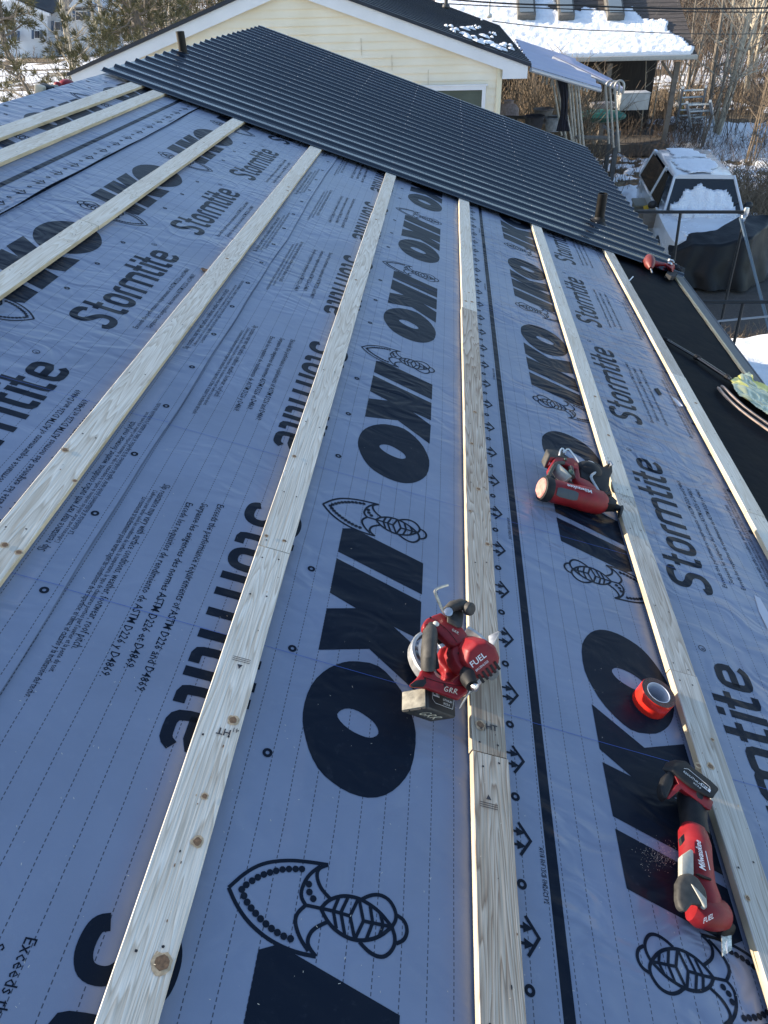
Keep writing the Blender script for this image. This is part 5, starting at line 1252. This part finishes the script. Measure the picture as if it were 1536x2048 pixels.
D0_ = A0_ + C0_ - B0_; G0_ = F0_ + C0_ - B0_; bx = (G0_ - C0_).normalized(); by = (C0_ - D0_).normalized()
bn = bx.cross(by).normalized(); bn = bn if bn.dot(C0_ - B0_) > 0 else -bn
def paint(mb, strokes, o_, ex_, ey_, s_, nn_, w_=.0022):
    for k_, pl_ in enumerate(strokes):
        vs, fs = stroke(smooth_line(pl_, 1), w_ / s_); mb.add([Vector(o_) + ex_ * x * s_ + ey_ * y * s_ + nn_ * (.0009 + .00004 * k_) for x, y in vs], fs)
GRR = [[(.55, .85), (.3, 1.0), (.05, .7), (.0, .35), (.2, .05), (.5, .1), (.55, .4), (.3, .42)], [(.8, 0), (.85, .95), (1.2, .9), (1.15, .55), (.85, .5), (1.3, 0)], [(1.5, 0), (1.55, .95), (1.95, .9), (1.85, .55), (1.55, .5), (2.05, -.05)]]
m = MB(); paint(m, GRR, D0_ + (G0_ - C0_) * .25 + (C0_ - D0_) * .35, bx, by, .026, bn, .003); m.build('painted_initials', M_paint, saw, org=org, recalc=False, smooth=False)
m = MB(); paint(m, GRR, S(690, 1490, .1365), (S(860, 1500, .1365) - S(690, 1460, .1365)).normalized(), Vector((.15, 1, 0)).normalized(), .015, Vector((0, 0, 1)), .0014); m.build('painted_initials', M_paint, saw, org=org, recalc=False, smooth=False)
m = MB(); paint(m, GRR, S(790, 715, .1515), (S(890, 750, .1515) - S(790, 690, .1515)).normalized(), Vector((.25, 1, 0)).normalized(), .0085, Vector((0, 0, 1)), .0011); m.build('painted_initials', M_paint, saw, org=org, recalc=False, smooth=False)
m = MB()
for k_ in (.25, .72):
    q = D0_.lerp(C0_, k_); m.slab([q + by * .004 + (B0_ - C0_) * .22, q - by * .004 + (B0_ - C0_) * .22, q - by * .004 - bn * -.001, q + by * .004 - bn * -.001], -bx * .0012 * 1 + Vector((0, 0, 0)))
m.build('latch_slot', mat('slot_dark', (.01, .01, .01), .8), saw, org=org, smooth=False)
m = MB(); oval(m, [S(705, 470, .155), S(800, 400, .165), S(900, 375, .17), S(975, 395, .17)], [.010, .014, .014, .013], 12, 1.1); m.lathe([(.013, -.006), (.0165, -.003), (.0165, .010), (.012, .013)], S(1000, 430, .172), (.5, -.5, .5), 18); m.slab([S(x, y, .155) for x, y in ((740, 470), (880, 400), (950, 480), (930, 650), (880, 665), (740, 590))], (0, 0, -.03))
m.build('front_handle', M_dust, saw, org=org, bevel=.002)
m = MB(); m.lathe([(.009, -.004), (.011, -.002), (.011, .008), (.006, .010)], S(745, 480, .165), (-.2, -.5, .8), 10); m.build('bolt', M_steel, saw, org=org)
m = MB(); oval(m, [S(985, 1235, .135), S(1000, 1330, .145), S(1050, 1420, .15)], [.017, .019, .0145], 14); m.build('knob', M_blk, saw, org=org)
m = MB(); m.lathe([(.0085, -.004), (.0095, 0), (.0095, .006), (.004, .009)], S(1082, 1432, .153), (.7, -.6, .4), 14); m.build('knob_cap', M_steel, saw, org=org)
m = MB(); P = [S(730, 530, .150), S(690, 480, .158), S(640, 380, .170), S(585, 250, .190), S(572, 205, .195), S(600, 178, .197), S(650, 155, .198), S(742, 128, .200)]; m.tube([P[0]] + smooth_line3(P[1:]), .0034, 6); m.build('hex_key', mat('worn_steel', (.42, .41, .36), .4, .8, var=.3, scale=80), saw, org=org)
m = MB(); m.ell(S(590, 625, .152), (.008, .008, .004)); m.build('lock_button', mat('cream_button', (.6, .58, .5), .5), saw, org=org)
m = MB()
for q_, w_ in (((520, 545), .1515), ((850, 640), .1515), ((700, 500), .1515), ((880, 1000), .1465), ((960, 1180), .1465), ((450, 1330), .1295), ((960, 1380), .1295), ((700, 1410), .1295)):
    m = MB(); m.lathe([(.0026, -.001), (.0030, .0004), (.0012, .0004), (.0010, -.0004)], S(*q_, w_), (0, 0, 1), 8); m.build('screw', MATS['slot_black'], saw, org=org)
m = MB(); m.tube(smooth_line3([S(450, 640, .1505), S(600, 600, .1512), S(740, 700, .1512), S(860, 860, .1512)]), .0006, 4); m.tube(smooth_line3([S(420, 1300, .1288), S(620, 1370, .1288), S(860, 1420, .1288), S(990, 1400, .1288)]), .0006, 4); m.build('moulding_seam', MATS['slot_black'], saw, org=org)
m = MB(); m.slab([S(x, y, .1365) for x, y in ((255, 1400), (330, 1345), (460, 1330), (470, 1375), (430, 1425), (300, 1425))], (0, 0, -.004)); m.build('battery_release', M_blk, saw, org=org, bevel=.0015)

# nailer -------------------------------------------------------
def Nn(x, y, w=0.0): return at(1060 + x / 6.4, 860 + y / 6.4, w)
org = Nn(620, 900, .0075); nl = thing('finish_nailer', org, 'red cordless nailer lying on its side with its nose on the strapping board', 'nailer')
a_, b_ = Nn(235, 765, .058), Nn(940, 945, .050)
m = MB(); oval(m, [a_, a_.lerp(b_, .1), a_.lerp(b_, .4), a_.lerp(b_, .6), a_.lerp(b_, .92), b_], [.040, .042, .041, .045, .044, .034], 26, 1.0); m.build('barrel', M_red, nl, org=org, angle=50)
dn_ = (b_ - a_).normalized()
m = MB(); m.lathe([(.030, -.030), (.043, -.026), (.046, -.012), (.044, .004)], a_, dn_, 26); m.build('end_cap', M_blk, nl, org=org)
m = MB(); m.lathe([(.033, -.033), (.037, -.029), (.030, -.027)], a_, dn_, 22); m.build('cap_insert', mat('pale_pink_plastic', (.48, .22, .18), .6, var=.3, scale=60), nl, org=org)  # paler pink disc inside the black end cap
up_ = Vector((0, 0, 1)); sd_ = dn_.cross(up_).normalized()
m = MB(); rings = []
for i in range(7):
    c = a_.lerp(b_, .06 + .062 * i); rr_ = .0432; rings.append([c + (up_ * math.sin(R(t)) + sd_ * math.cos(R(t))) * rr_ for t in ((12, 28, 44, 58) if 0 < i < 6 else (18, 28, 42, 52))])
for i in range(6):
    k = len(m.v); m.v += [tuple(v) for v in rings[i] + rings[i + 1]]
    for j in range(3): m.f.append([k + j, k + j + 1, k + 5 + j, k + 4 + j]); m.m.append(0)
m.build('grip_panel', mat('slate_rubber', (.05, .065, .075), .6, var=.2), nl, org=org)
m = MB(); put_text(m, 'Milwaukee', a_.lerp(b_, .66) + (up_ * math.sin(R(84)) + sd_ * math.cos(R(84))) * .0455, -dn_, -(up_.cross(dn_)) * -1 if False else sd_, length=.098, size=.030, bold=.01, lift=.001, shear=.15)
o = m.build('lettering', M_white, nl, org=org, recalc=False, smooth=False)
m = MB(); oval(m, [b_, Nn(1010, 960, .045), Nn(1080, 985, .048), Nn(1160, 1010, .052)], [.030, .026, .015, .010], 12); m.slab([Nn(x, y, .062) for x, y in ((1165, 965), (1195, 960), (1203, 1000), (1178, 1080), (1150, 1085), (1160, 1020))], (0, 0, -.02)); m.slab([Nn(x, y, .075) for x, y in ((955, 840), (1060, 850), (1115, 905), (1105, 960), (960, 930))], (0, 0, -.03)); m.tube([Nn(940, 830, .08), Nn(1030, 800, .082)], .006, 8); m.build('nose', M_blk, nl, org=org, bevel=.001)
m = MB(); m.slab([Nn(x, y, .075) for x, y in ((640, 450), (700, 410), (780, 385), (860, 410), (930, 470), (1010, 420), (1058, 450), (1062, 530), (1030, 600), (1012, 770), (940, 800), (870, 740), (820, 660), (740, 645), (650, 600))], (0, .004, -.030)); m.ell(Nn(750, 530, .062), (.055, .05, .034)); m.build('magazine', M_blk, nl, org=org, bevel=.006, seg=3)
m = MB(); m.tube(smooth_line3([Nn(745, 400, .082), Nn(800, 410, .086), Nn(838, 480, .086), Nn(838, 540, .084), Nn(775, 590, .084), Nn(800, 650, .082), Nn(880, 780, .078)]), .0055, 8, flat=.5); m.tube([Nn(985, 425, .080), Nn(1020, 415, .085), Nn(1045, 455, .080)], .009, 8); m.build('magazine_highlight', M_alu, nl, org=org)  # pale strips shaped as the highlights on the black magazine
m = MB(); m.slab([Nn(x, y, .085) for x, y in ((330, 335), (420, 350), (560, 350), (625, 430), (650, 600), (760, 650), (860, 740), (850, 790), (700, 740), (600, 640), (560, 600), (590, 500), (520, 470), (470, 440), (330, 420), (280, 520), (245, 560), (240, 480))], (0, .004, -.024)); m.build('handle_frame', M_red, nl, org=org, bevel=.007, seg=3)
m = MB(); oval(m, [Nn(330, 490, .075), Nn(390, 560, .078), Nn(480, 650, .072)], [.019, .022, .021], 14, 1.1); m.build('grip', M_grey, nl, org=org)
m = MB(); m.tube(smooth_line3([Nn(430, 420, .09), Nn(330, 430, .092), Nn(265, 530, .09), Nn(235, 600, .085)]), .008, 8); m.tube([Nn(520, 480, .09), Nn(545, 600, .088)], .010, 8); m.build('guard_rim', M_dust, nl, org=org)
P0, PA, PB, PC = Nn(250, 315, .092), Nn(455, 345, .085), Nn(205, 235, .090), Nn(178, 490, .052)
m = MB(); addhex(m, P0, PA, PB, PC); bt = m.build('battery', M_dust, nl, org=org, bevel=.005, seg=3)
fx, fy = (PA - P0).normalized(), (P0 - PC).normalized(); f_n = fx.cross(fy).normalized(); 
m = MB(); K_ = lambda u, v_, l=.0008: PC + (PA - P0) * u + (P0 - PC) * v_ + f_n * l
m.add([K_(.1, .1), K_(.9, .1), K_(.9, .85), K_(.1, .85)], [(0, 1, 2, 3)]); o = m.build('label_panel', M_red, bt, recalc=False, smooth=False); o.location = -org
m = MB(); put_text(m, 'M18', K_(.15, .25, .0012), fx, fy, size=.018, bold=.02, lift=.0003); o = m.build('lettering', M_white, bt, recalc=False, smooth=False); o.location = -org
m = MB(); m.tube(smooth_line3([Nn(375, 330, .088), Nn(385, 265, .10), Nn(415, 228, .105), Nn(440, 270, .10), Nn(430, 310, .095), Nn(470, 245, .105), Nn(500, 245, .105), Nn(560, 320, .10), Nn(625, 415, .092)]), .0036, 7); m.build('rafter_hook', mat('bright_wire', (.7, .7, .66), .3, .9), nl, org=org)
m = MB(); m.ell(Nn(525, 545, .095), (.012, .014, .010)); m.ell(Nn(455, 375, .09), (.006, .006, .005)); m.build('dial', mat('green_black_dial', (.03, .06, .045), .3), nl, org=org)

# multi-tool ---------------------------------------------------
def Q(x, y, w=0.0): return at(1280 + x / 4.876, 1500 + y / 4.876, w)
org = Q(560, 1000, .0075); mt_ = thing('oscillating_tool', org, 'red and black oscillating multi-tool lying along the strapping board, blade towards the camera', 'multi-tool')
m = MB(); m.slab([Q(x, y, .088) for x, y in ((320, 205), (360, 130), (455, 105), (500, 150), (690, 290), (770, 365), (775, 395), (735, 450), (720, 480), (640, 440), (520, 370), (420, 290))], (-.014, .014, -.022)); bt = m.build('battery', M_blk, mt_, org=org, bevel=.004, seg=3)
m = MB(); m.slab([Q(x, y, .080) for x, y in ((210, 350), (250, 240), (330, 160), (345, 220), (330, 330), (270, 480), (225, 440))], (0, .004, -.025)); m.build('battery_side', M_blk, mt_, org=org, bevel=.005, seg=3)
m = MB(); bx_ = (Q(690, 400, .09) - Q(430, 200, .09)).normalized(); by_ = up_.cross(bx_)
st0 = Q(415, 232, .0895)
put_text(m, 'REDLITHIUM', st0 + by_ * .006, bx_, by_, size=.0085, lift=.0004); put_text(m, 'XC5.0', st0 + bx_ * .028 - by_ * .004, bx_, by_, size=.0075, lift=.0004)
qq = Q(590, 345, .0896); m.add([qq, qq + bx_ * .024, qq + bx_ * .024 + by_ * .0095, qq + by_ * .0095], [(0, 1, 2, 3)]); m.tube([Q(430, 180, .0885), Q(470, 185, .0885), Q(680, 360, .0885), Q(685, 400, .0885)], .0005, 4)
o = m.build('lettering', M_white, bt, recalc=False, smooth=False); o.location = -org
m = MB(); put_text(m, 'M18', qq + bx_ * .002 + by_ * .0015, bx_, by_, size=.0095, bold=.02, lift=.0008); o = m.build('lettering', M_blk, bt, recalc=False, smooth=False); o.location = -org
m = MB(); m.slab([Q(x, y, .081) for x, y in ((322, 215), (345, 205), (440, 295), (600, 395), (720, 505), (690, 590), (640, 560), (500, 445), (405, 380), (285, 480), (272, 470), (350, 345), (380, 330))], (-.004, .008, -.016)); m.build('battery_foot', M_red, mt_, org=org, bevel=.004, seg=3)
m = MB(); oval(m, [Q(520, 420, .048), Q(510, 520, .050), Q(520, 680, .048), Q(545, 830, .046)], [.037, .034, .030, .031], 20, .95); m.build('neck', M_blk, mt_, org=org)
m = MB(); oval(m, [Q(490, 735, .047), Q(510, 800, .048), Q(535, 930, .047), Q(545, 1100, .047), Q(565, 1300, .047), Q(610, 1480, .047), Q(650, 1560, .045)], [.020, .031, .0345, .0345, .035, .038, .030], 24, .98); m.build('body', M_red, mt_, org=org, angle=50)
m = MB(); oval(m, [Q(500, 1545, .048), Q(560, 1575, .048), Q(690, 1600, .046), Q(790, 1610, .042), Q(815, 1615, .040)], [.024, .030, .0315, .029, .022], 22); m.build('gear_head', M_red, mt_, org=org, angle=50)
m = MB(); m.slab([Q(x, y, .084) for x, y in ((410, 1020), (500, 960), (525, 985), (530, 1215), (410, 1260))], (0, 0, -.018)); m.build('side_panel', M_grey, mt_, org=org, bevel=.003)
m = MB(); m.slab([Q(x, y, .092) for x, y in ((375, 1300), (420, 1210), (500, 1195), (580, 1250), (655, 1370), (668, 1440), (662, 1550), (590, 1510), (520, 1500), (455, 1590), (395, 1540), (375, 1450))], (0, .006, -.020)); m.build('rubber_boot', M_dust, mt_, org=org, bevel=.012, seg=4)
m = MB(); m.slab([Q(x, y, .0945) for x, y in ((495, 1290), (560, 1350), (655, 1450), (660, 1540), (630, 1530), (580, 1440))], (0, 0, -.012)); m.build('boot_ridge', M_grey, mt_, org=org, bevel=.003)
m = MB(); m.slab([Q(x, y, .0865) for x, y in ((398, 850), (430, 815), (437, 880), (410, 920))], (0, 0, -.010)); m.slab([Q(x, y, .086) for x, y in ((550, 1205), (570, 1203), (690, 1250), (700, 1268), (640, 1250))], (0, 0, -.006)); m.build('slot', MATS['slot_black'], mt_, org=org, smooth=False)
tx = (Q(570, 925, .08) - Q(615, 1175, .08)).normalized(); ty = -tx.cross(up_)
ty = up_.cross(tx)
m = MB(); put_text(m, 'Milwaukee', Q(640, 1180, .0848), tx, ty, length=.066, size=.020, bold=.015, lift=.0008, shear=.2); a1, a2 = Q(682, 1170, .084), Q(640, 985, .084); line3(m, a1, a2, .0018, up_)
put_text(m, 'FUEL', Q(610, 1690, .078), (Q(700, 1640, .078) - Q(610, 1690, .078)).normalized(), Vector((-.1, .6, .6)).normalized(), size=.015, bold=.01, lift=.002)
m.build('lettering', M_white, mt_, org=org, recalc=False, smooth=False)
m = MB(); m.lathe([(.017, -.006), (.019, 0), (.019, .010), (.013, .014)], Q(825, 1735, .030), (.3, -.8, .3), 16); m.build('blade_clamp', M_blk, mt_, org=org)
m = MB(); m.slab([Q(x, y, .030) for x, y in ((788, 1780), (800, 1750), (870, 1690), (884, 1720), (892, 1790), (896, 1950), (805, 2012), (797, 1840))], (0, 0, -.0016)); m.build('blade', mat('spotted_blade', (.55, .53, .46), .35, .7, var=.6, scale=160), mt_, org=org)
m = MB(); m.slab([Q(x, y, .0304) for x, y in ((835, 1905), (850, 1850), (858, 1905), (852, 1985))], (0, 0, -.0003)); m.build('blade_mark', M_white, mt_, org=org, smooth=False)

# tape roll ----------------------------------------------------
tc_ = at(1317.5, 1385, .0590); org = Vector((tc_.x, tc_.y, .0078))
tp = thing('tape_roll', org, 'roll of glossy red sheathing tape standing by the joint of the board', 'tape')
rr = random.Random(2); m = MB(); H = .051; r0, r1 = .0325, .0485
prof = [(r0, 0.0), (r1, 0), (r1 + .0004, .003), (r1, H * .5), (r1 + .0003, H - .003), (r1 - .0006, H), (r0, H - .0006)]
m.lathe(prof, org, (0, 0, 1), 56, closed=True); m.build('tape', mat('red_tape', (.72, .030, .018), .22, spec=.6, var=.1, scale=30, bump=.15, bscale=60, bdist=.002, coat=.4), tp, org=org)
m = MB(); P = []
n = 56
for k_, (ra_, z_) in enumerate(((r0 - .0002, H - .0004), (r1 - .0006, H + .0004))):
    for i in range(n): t = 2 * math.pi * i / n; P.append(org + Vector((math.cos(t), math.sin(t), 0)) * (ra_ + .0003 * rr.uniform(-1, 1)) + Vector((0, 0, z_ + .0004 * rr.uniform(0, 1))))
m.add(P, [(i, (i + 1) % n, n + (i + 1) % n, n + i) for i in range(n)]); m.build('tape_side', mat('dark_gummy_edge', (.045, .012, .010), .45, var=.6, scale=220, bump=.8, bscale=240, bdist=.003), tp, org=org, recalc=False)
m = MB(); m.lathe([(r0 - .002, .001), (r0, .001), (r0, H + .0005), (r0 - .002, H + .0005)], org, (0, 0, 1), 48, closed=True); m.build('core', mat('card_core', (.50, .52, .58), .6, var=.06), tp, org=org)
m = MB()
for k_ in range(5):
    for i in range(10):
        t = R(20 + 8 * i); t2 = R(24.5 + 8 * i); z_ = .012 + .006 * k_; 
        a, b_ = org + Vector((math.cos(t), math.sin(t), 0)) * (r0 - .0024), org + Vector((math.cos(t2), math.sin(t2), 0)) * (r0 - .0024); m.add([a + up_ * z_, b_ + up_ * z_, b_ + up_ * (z_ + .0016), a + up_ * (z_ + .0016)], [(0, 1, 2, 3)])
m.build('core_print', mat('faint_blue_print', (.12, .14, .30), .7), tp, org=org, smooth=False)

# impact driver on the metal corner ---------------------------
def D(x, y, w=0.0): return at(1240 + x / 9.6, 480 + y / 9.6, w)
org = D(700, 480, .02); dr = thing('impact_driver', org, 'small red impact driver lying at the corner of the metal and the gutter', 'drill')
m = MB(); oval(m, [D(560, 350, .075), D(560, 400, .07), D(575, 480, .055), D(588, 545, .045)], [.034, .045, .040, .014], 18); m.build('body', mat('faded_red', (.16, .03, .025), .45, var=.2, scale=30), dr, org=org)
m = MB(); m.tube([D(588, 540, .045), D(618, 635, .025)], .006, 8); m.build('bit', M_steel, dr, org=org)
m = MB(); oval(m, [D(600, 430, .06), D(720, 470, .055), D(860, 500, .055)], [.025, .022, .024], 12); m.build('handle', M_red, dr, org=org)
m = MB(); addhex(m, D(880, 470, .09), D(990, 545, .09), D(940, 390, .09), D(900, 560, .05)); m.build('battery', M_red, dr, org=org, bevel=.006)
m = MB(); m.tube([D(935, 380, .10), D(1010, 400, .10), D(1030, 450, .09)], .010, 8); m.ell(D(960, 450, .10), (.02, .02, .012)); m.build('belt_clip', M_steel, dr, org=org)
m = MB(); m.slab([D(x, y, .055) for x, y in ((1000, 560), (1040, 480), (1090, 510), (1165, 590), (1100, 640), (1060, 700), (990, 700), (890, 640), (920, 590))], (0, 0, -.03)); m.ell(D(1100, 570, .05), (.06, .05, .03), jit=.5)
tag(m.build('work_glove', mat('black_glove', (.012, .013, .016), .8, var=.4, scale=30), org=D(1050, 600, .03), roof=True, bevel=.008), 'crumpled black work glove on the gutter next to the small driver', 'glove')

# pole and yellow sheet on the eave membrane ------------------
def E_(x, y, w=0.0): return at(1180 + x / 4.315, 640 + y / 4.315, w)
org = E_(900, 320, .012); pt = thing('telescopic_pole', org, 'black telescopic pole lying across the bare eave membrane', 'pole')
p0, p1, p2 = E_(650, 165, .020), E_(915, 320, .026), E_(1215, 515, .030)
m = MB(); m.tube([p0, p1], .0085, 10); m.tube([p1, p2], .0115, 10); m.build('shaft', mat('glossy_black_tube', (.012, .012, .014), .18, spec=.8), pt, org=org)
for q, r in ((p0, .0125), (E_(685, 180, .02), .012), (p1, .017), (E_(935, 330, .026), .016), (E_(1180, 490, .03), .016)):
    m = MB(); d = (p2 - p0).normalized(); m.lathe([(r * .8, -.012), (r, -.008), (r, .010), (r * .8, .014)], q, d, 12); m.build('clamp', M_blk, pt, org=org)
def Yy(x, y, w=0.0): return at(1400 + x / 10.24, 700 + y / 10.24, w)
for i, off in enumerate((0, 70)):
    P = [Yy(380 + off, 770 - off * .5, .020), Yy(430 + off * 1.1, 850 - off * .9, .024), Yy(620 + off * 1.2, 1050 - off * .9, .028), Yy(900 + off, 1290 - off, .030), Yy(1400 + off, 1640 - off, .030), Yy(1700 + off, 1850 - off, .030)]
    m = MB(); Pm = smooth_line3(P); m.tube(Pm, .0125, 4, flat=.55, up=Vector((0, 0, 1)))
    tag(m.build('curved_strip', mat('pale_rib_wood', (.34, .25, .20), .6, var=.3, scale=30), org=P[0], roof=True, bevel=.001), ['outer of two curved pale strips beside the yellow plastic at the right edge', 'inner of two curved pale strips beside the yellow plastic at the right edge'][i], 'strip')
outl = [(585, 650), (700, 590), (860, 520), (970, 470), (1030, 530), (1065, 660), (1200, 720), (1420, 830), (1700, 1000), (1700, 1500), (1400, 1420), (1220, 1290), (1100, 1230), (900, 1080), (740, 930), (670, 860), (640, 760)]
PO = [Yy(x, y, .02) for x, y in outl]; m = MB(); id_ = {}; x0, x1 = min(p.x for p in PO), max(p.x for p in PO); y0, y1 = min(p.y for p in PO), max(p.y for p in PO); st_ = .006
for j in range(int((y1 - y0) / st_) + 1):
    for i in range(int((x1 - x0) / st_) + 1):
        x, y = x0 + i * st_, y0 + j * st_
        if inside(x, y, PO):
            z = .028 + .035 * abs(noise.noise(Vector((x * 6 + y * 3, y * 5, 1)))) + .014 * abs(noise.noise(Vector((x * 18, y * 12, 4))))
            id_[(i, j)] = len(m.v); m.v.append((x, y, z))
for (i, j), a in id_.items():
    if (i + 1, j) in id_ and (i, j + 1) in id_ and (i + 1, j + 1) in id_:
        m.f.append([a, id_[(i + 1, j)], id_[(i + 1, j + 1)], id_[(i, j + 1)]]); v = m.v[a]; t_ = noise.noise(Vector((v[0] * 5, v[1] * 7, 9))); m.m.append(0 if (i < .30 * (x1 - x0) / st_ and j > .5 * (y1 - y0) / st_) or (i > .55 * (x1 - x0) / st_ and t_ > -.05) else 1)
tag(m.build('plastic_bag', [mat('yellow_film', (.72, .64, .12), .3, spec=.6, coat=.3), mat('green_grey_film', (.34, .38, .24), .22, spec=.7, coat=.4)], org=PO[0], roof=True, recalc=False, angle=70), 'crumpled yellow and greenish plastic bag at the right frame edge by the gutter', 'bag')

# leaf, scraps, sawdust -----------------------------------------
m = MB(); c = at(408, 542, .016); P = [c + Vector((.022 * math.cos(t) * (1 if math.cos(t) > 0 else .7), .016 * math.sin(t), .004 + .005 * abs(math.sin(2 * t)))) for t in [2 * math.pi * i / 12 for i in range(12)]]
m.slab(P, (0, 0, -.0012)); m.tube([c + Vector((-.02, 0, .004)), c + Vector((.03, .008, .006))], .0008, 4); tag(m.build('dry_leaf', mat('dry_leaf_m', (.14, .085, .045), .7, var=.4, scale=90), org=c, roof=True), 'curled brown dry leaf beside the fourth strapping board', 'leaf')
m = MB(); m.slab([at(x, y, .0125) for x, y in ((1309, 777), (1316, 776), (1324, 788), (1318, 789))], (0, 0, -.003)); tag(m.build('rubber_scrap', M_blk, org=at(1315, 783, .01), roof=True), 'small dark scrap lying on the small print right of the lettering', 'scrap')
m = MB(); m.slab([at(x, y, z) for x, y, z in ((1343, 793, .016), (1352, 797, .020), (1366, 812, .024), (1358, 813, .014))], (0, 0, -.001)); tag(m.build('film_scrap', mat('clear_film', (.55, .56, .60), .15, spec=.8), org=at(1350, 800, .01), roof=True), 'torn shiny film scrap sticking out under the rightmost board', 'scrap')
m = MB(); m.slab([at(x, y, z) for x, y, z in ((1509, 1190, .010), (1520, 1196, .016), (1545, 1240, .022), (1538, 1262, .012), (1518, 1222, .010))], (0, 0, -.001)); tag(m.build('film_scrap', MATS['clear_film'], org=at(1515, 1200, .01), roof=True), 'white torn film flap at the right frame edge below the wordmark', 'scrap')
m = MB(); m.slab([D(x, y, .012) for x, y in ((165, 780), (250, 690), (262, 705), (175, 800))], (0, 0, -.002)); tag(m.build('splinter', M_white, org=D(200, 750, .01), roof=True), 'thin white splinter beside the far end of the rightmost board', 'splinter')
rr = random.Random(8); m = MB()
def chip(c, s_):
    a = rr.uniform(0, 6.28); d = Vector((math.cos(a), math.sin(a), rr.uniform(-.2, .5))) * s_; e = Vector((-math.sin(a), math.cos(a), 0)) * s_ * .22
    m.add([c - d - e, c + d - e, c + d + e, c - d + e], [(0, 1, 2, 3)])
for _ in range(330):
    px, py = rr.gauss(1327, 24), rr.gauss(1710, 14); c = at(px, py, .0095 + rr.uniform(0, .004)); chip(c, rr.uniform(.0005, .0014))
for _ in range(420):
    px, py = rr.uniform(30, 1500), rr.uniform(420, 2030); c = at(px, py, 0)
    if c.x > 1.72 or c.x < -2.1: continue
    c.z = .018 + (.0225 if any(a < c.x < b_ for a, b_ in ((-1.26, -1.16), (-.66, -.565), (-.07, .025), (.525, .62), (1.125, 1.22))) else 0); chip(c, rr.uniform(.0006, .0020))
tag(m.build('sawdust', mat('sawdust_m', (.66, .60, .48), .8), recalc=False, smooth=False, roof=True), 'pale sawdust and small wood chips scattered over the underlayment', 'sawdust', kind='stuff')
# tool left behind the ridge
c = at(128, 181, 0.0); c = Vector((U0 - .10, c.y, -.058)); org = c; rd = thing('ridge_tool', org, 'red tool with a cream and black end poking above the ridge at the far left', 'tool')
c2 = Vector((U0 - .07, at(165, 170, 0).y, -.066))
m = MB(); m.ell(c2 + Vector((0, 0, .035)), (.05, .08, .032)); m.ell(c2 + Vector((-.02, -.10, .03)), (.03, .03, .028)); m.build('body', M_red, rd, org=org)
m = MB(); oval(m, [c2 + Vector((0, -.15, .03)), c + Vector((0, .1, .02))], [.02, .02], 10); m.build('handle', M_grey, rd, org=org)
m = MB(); m.box(c + Vector((0, .03, .02)), (.08, .10, .05)); m.build('battery', M_blk, rd, org=org, bevel=.01)
m = MB(); m.box(c + Vector((0, -.05, .025)), (.06, .05, .06)); m.build('battery_end', mat('cream_plastic', (.55, .48, .38), .6), rd, org=org, bevel=.01)
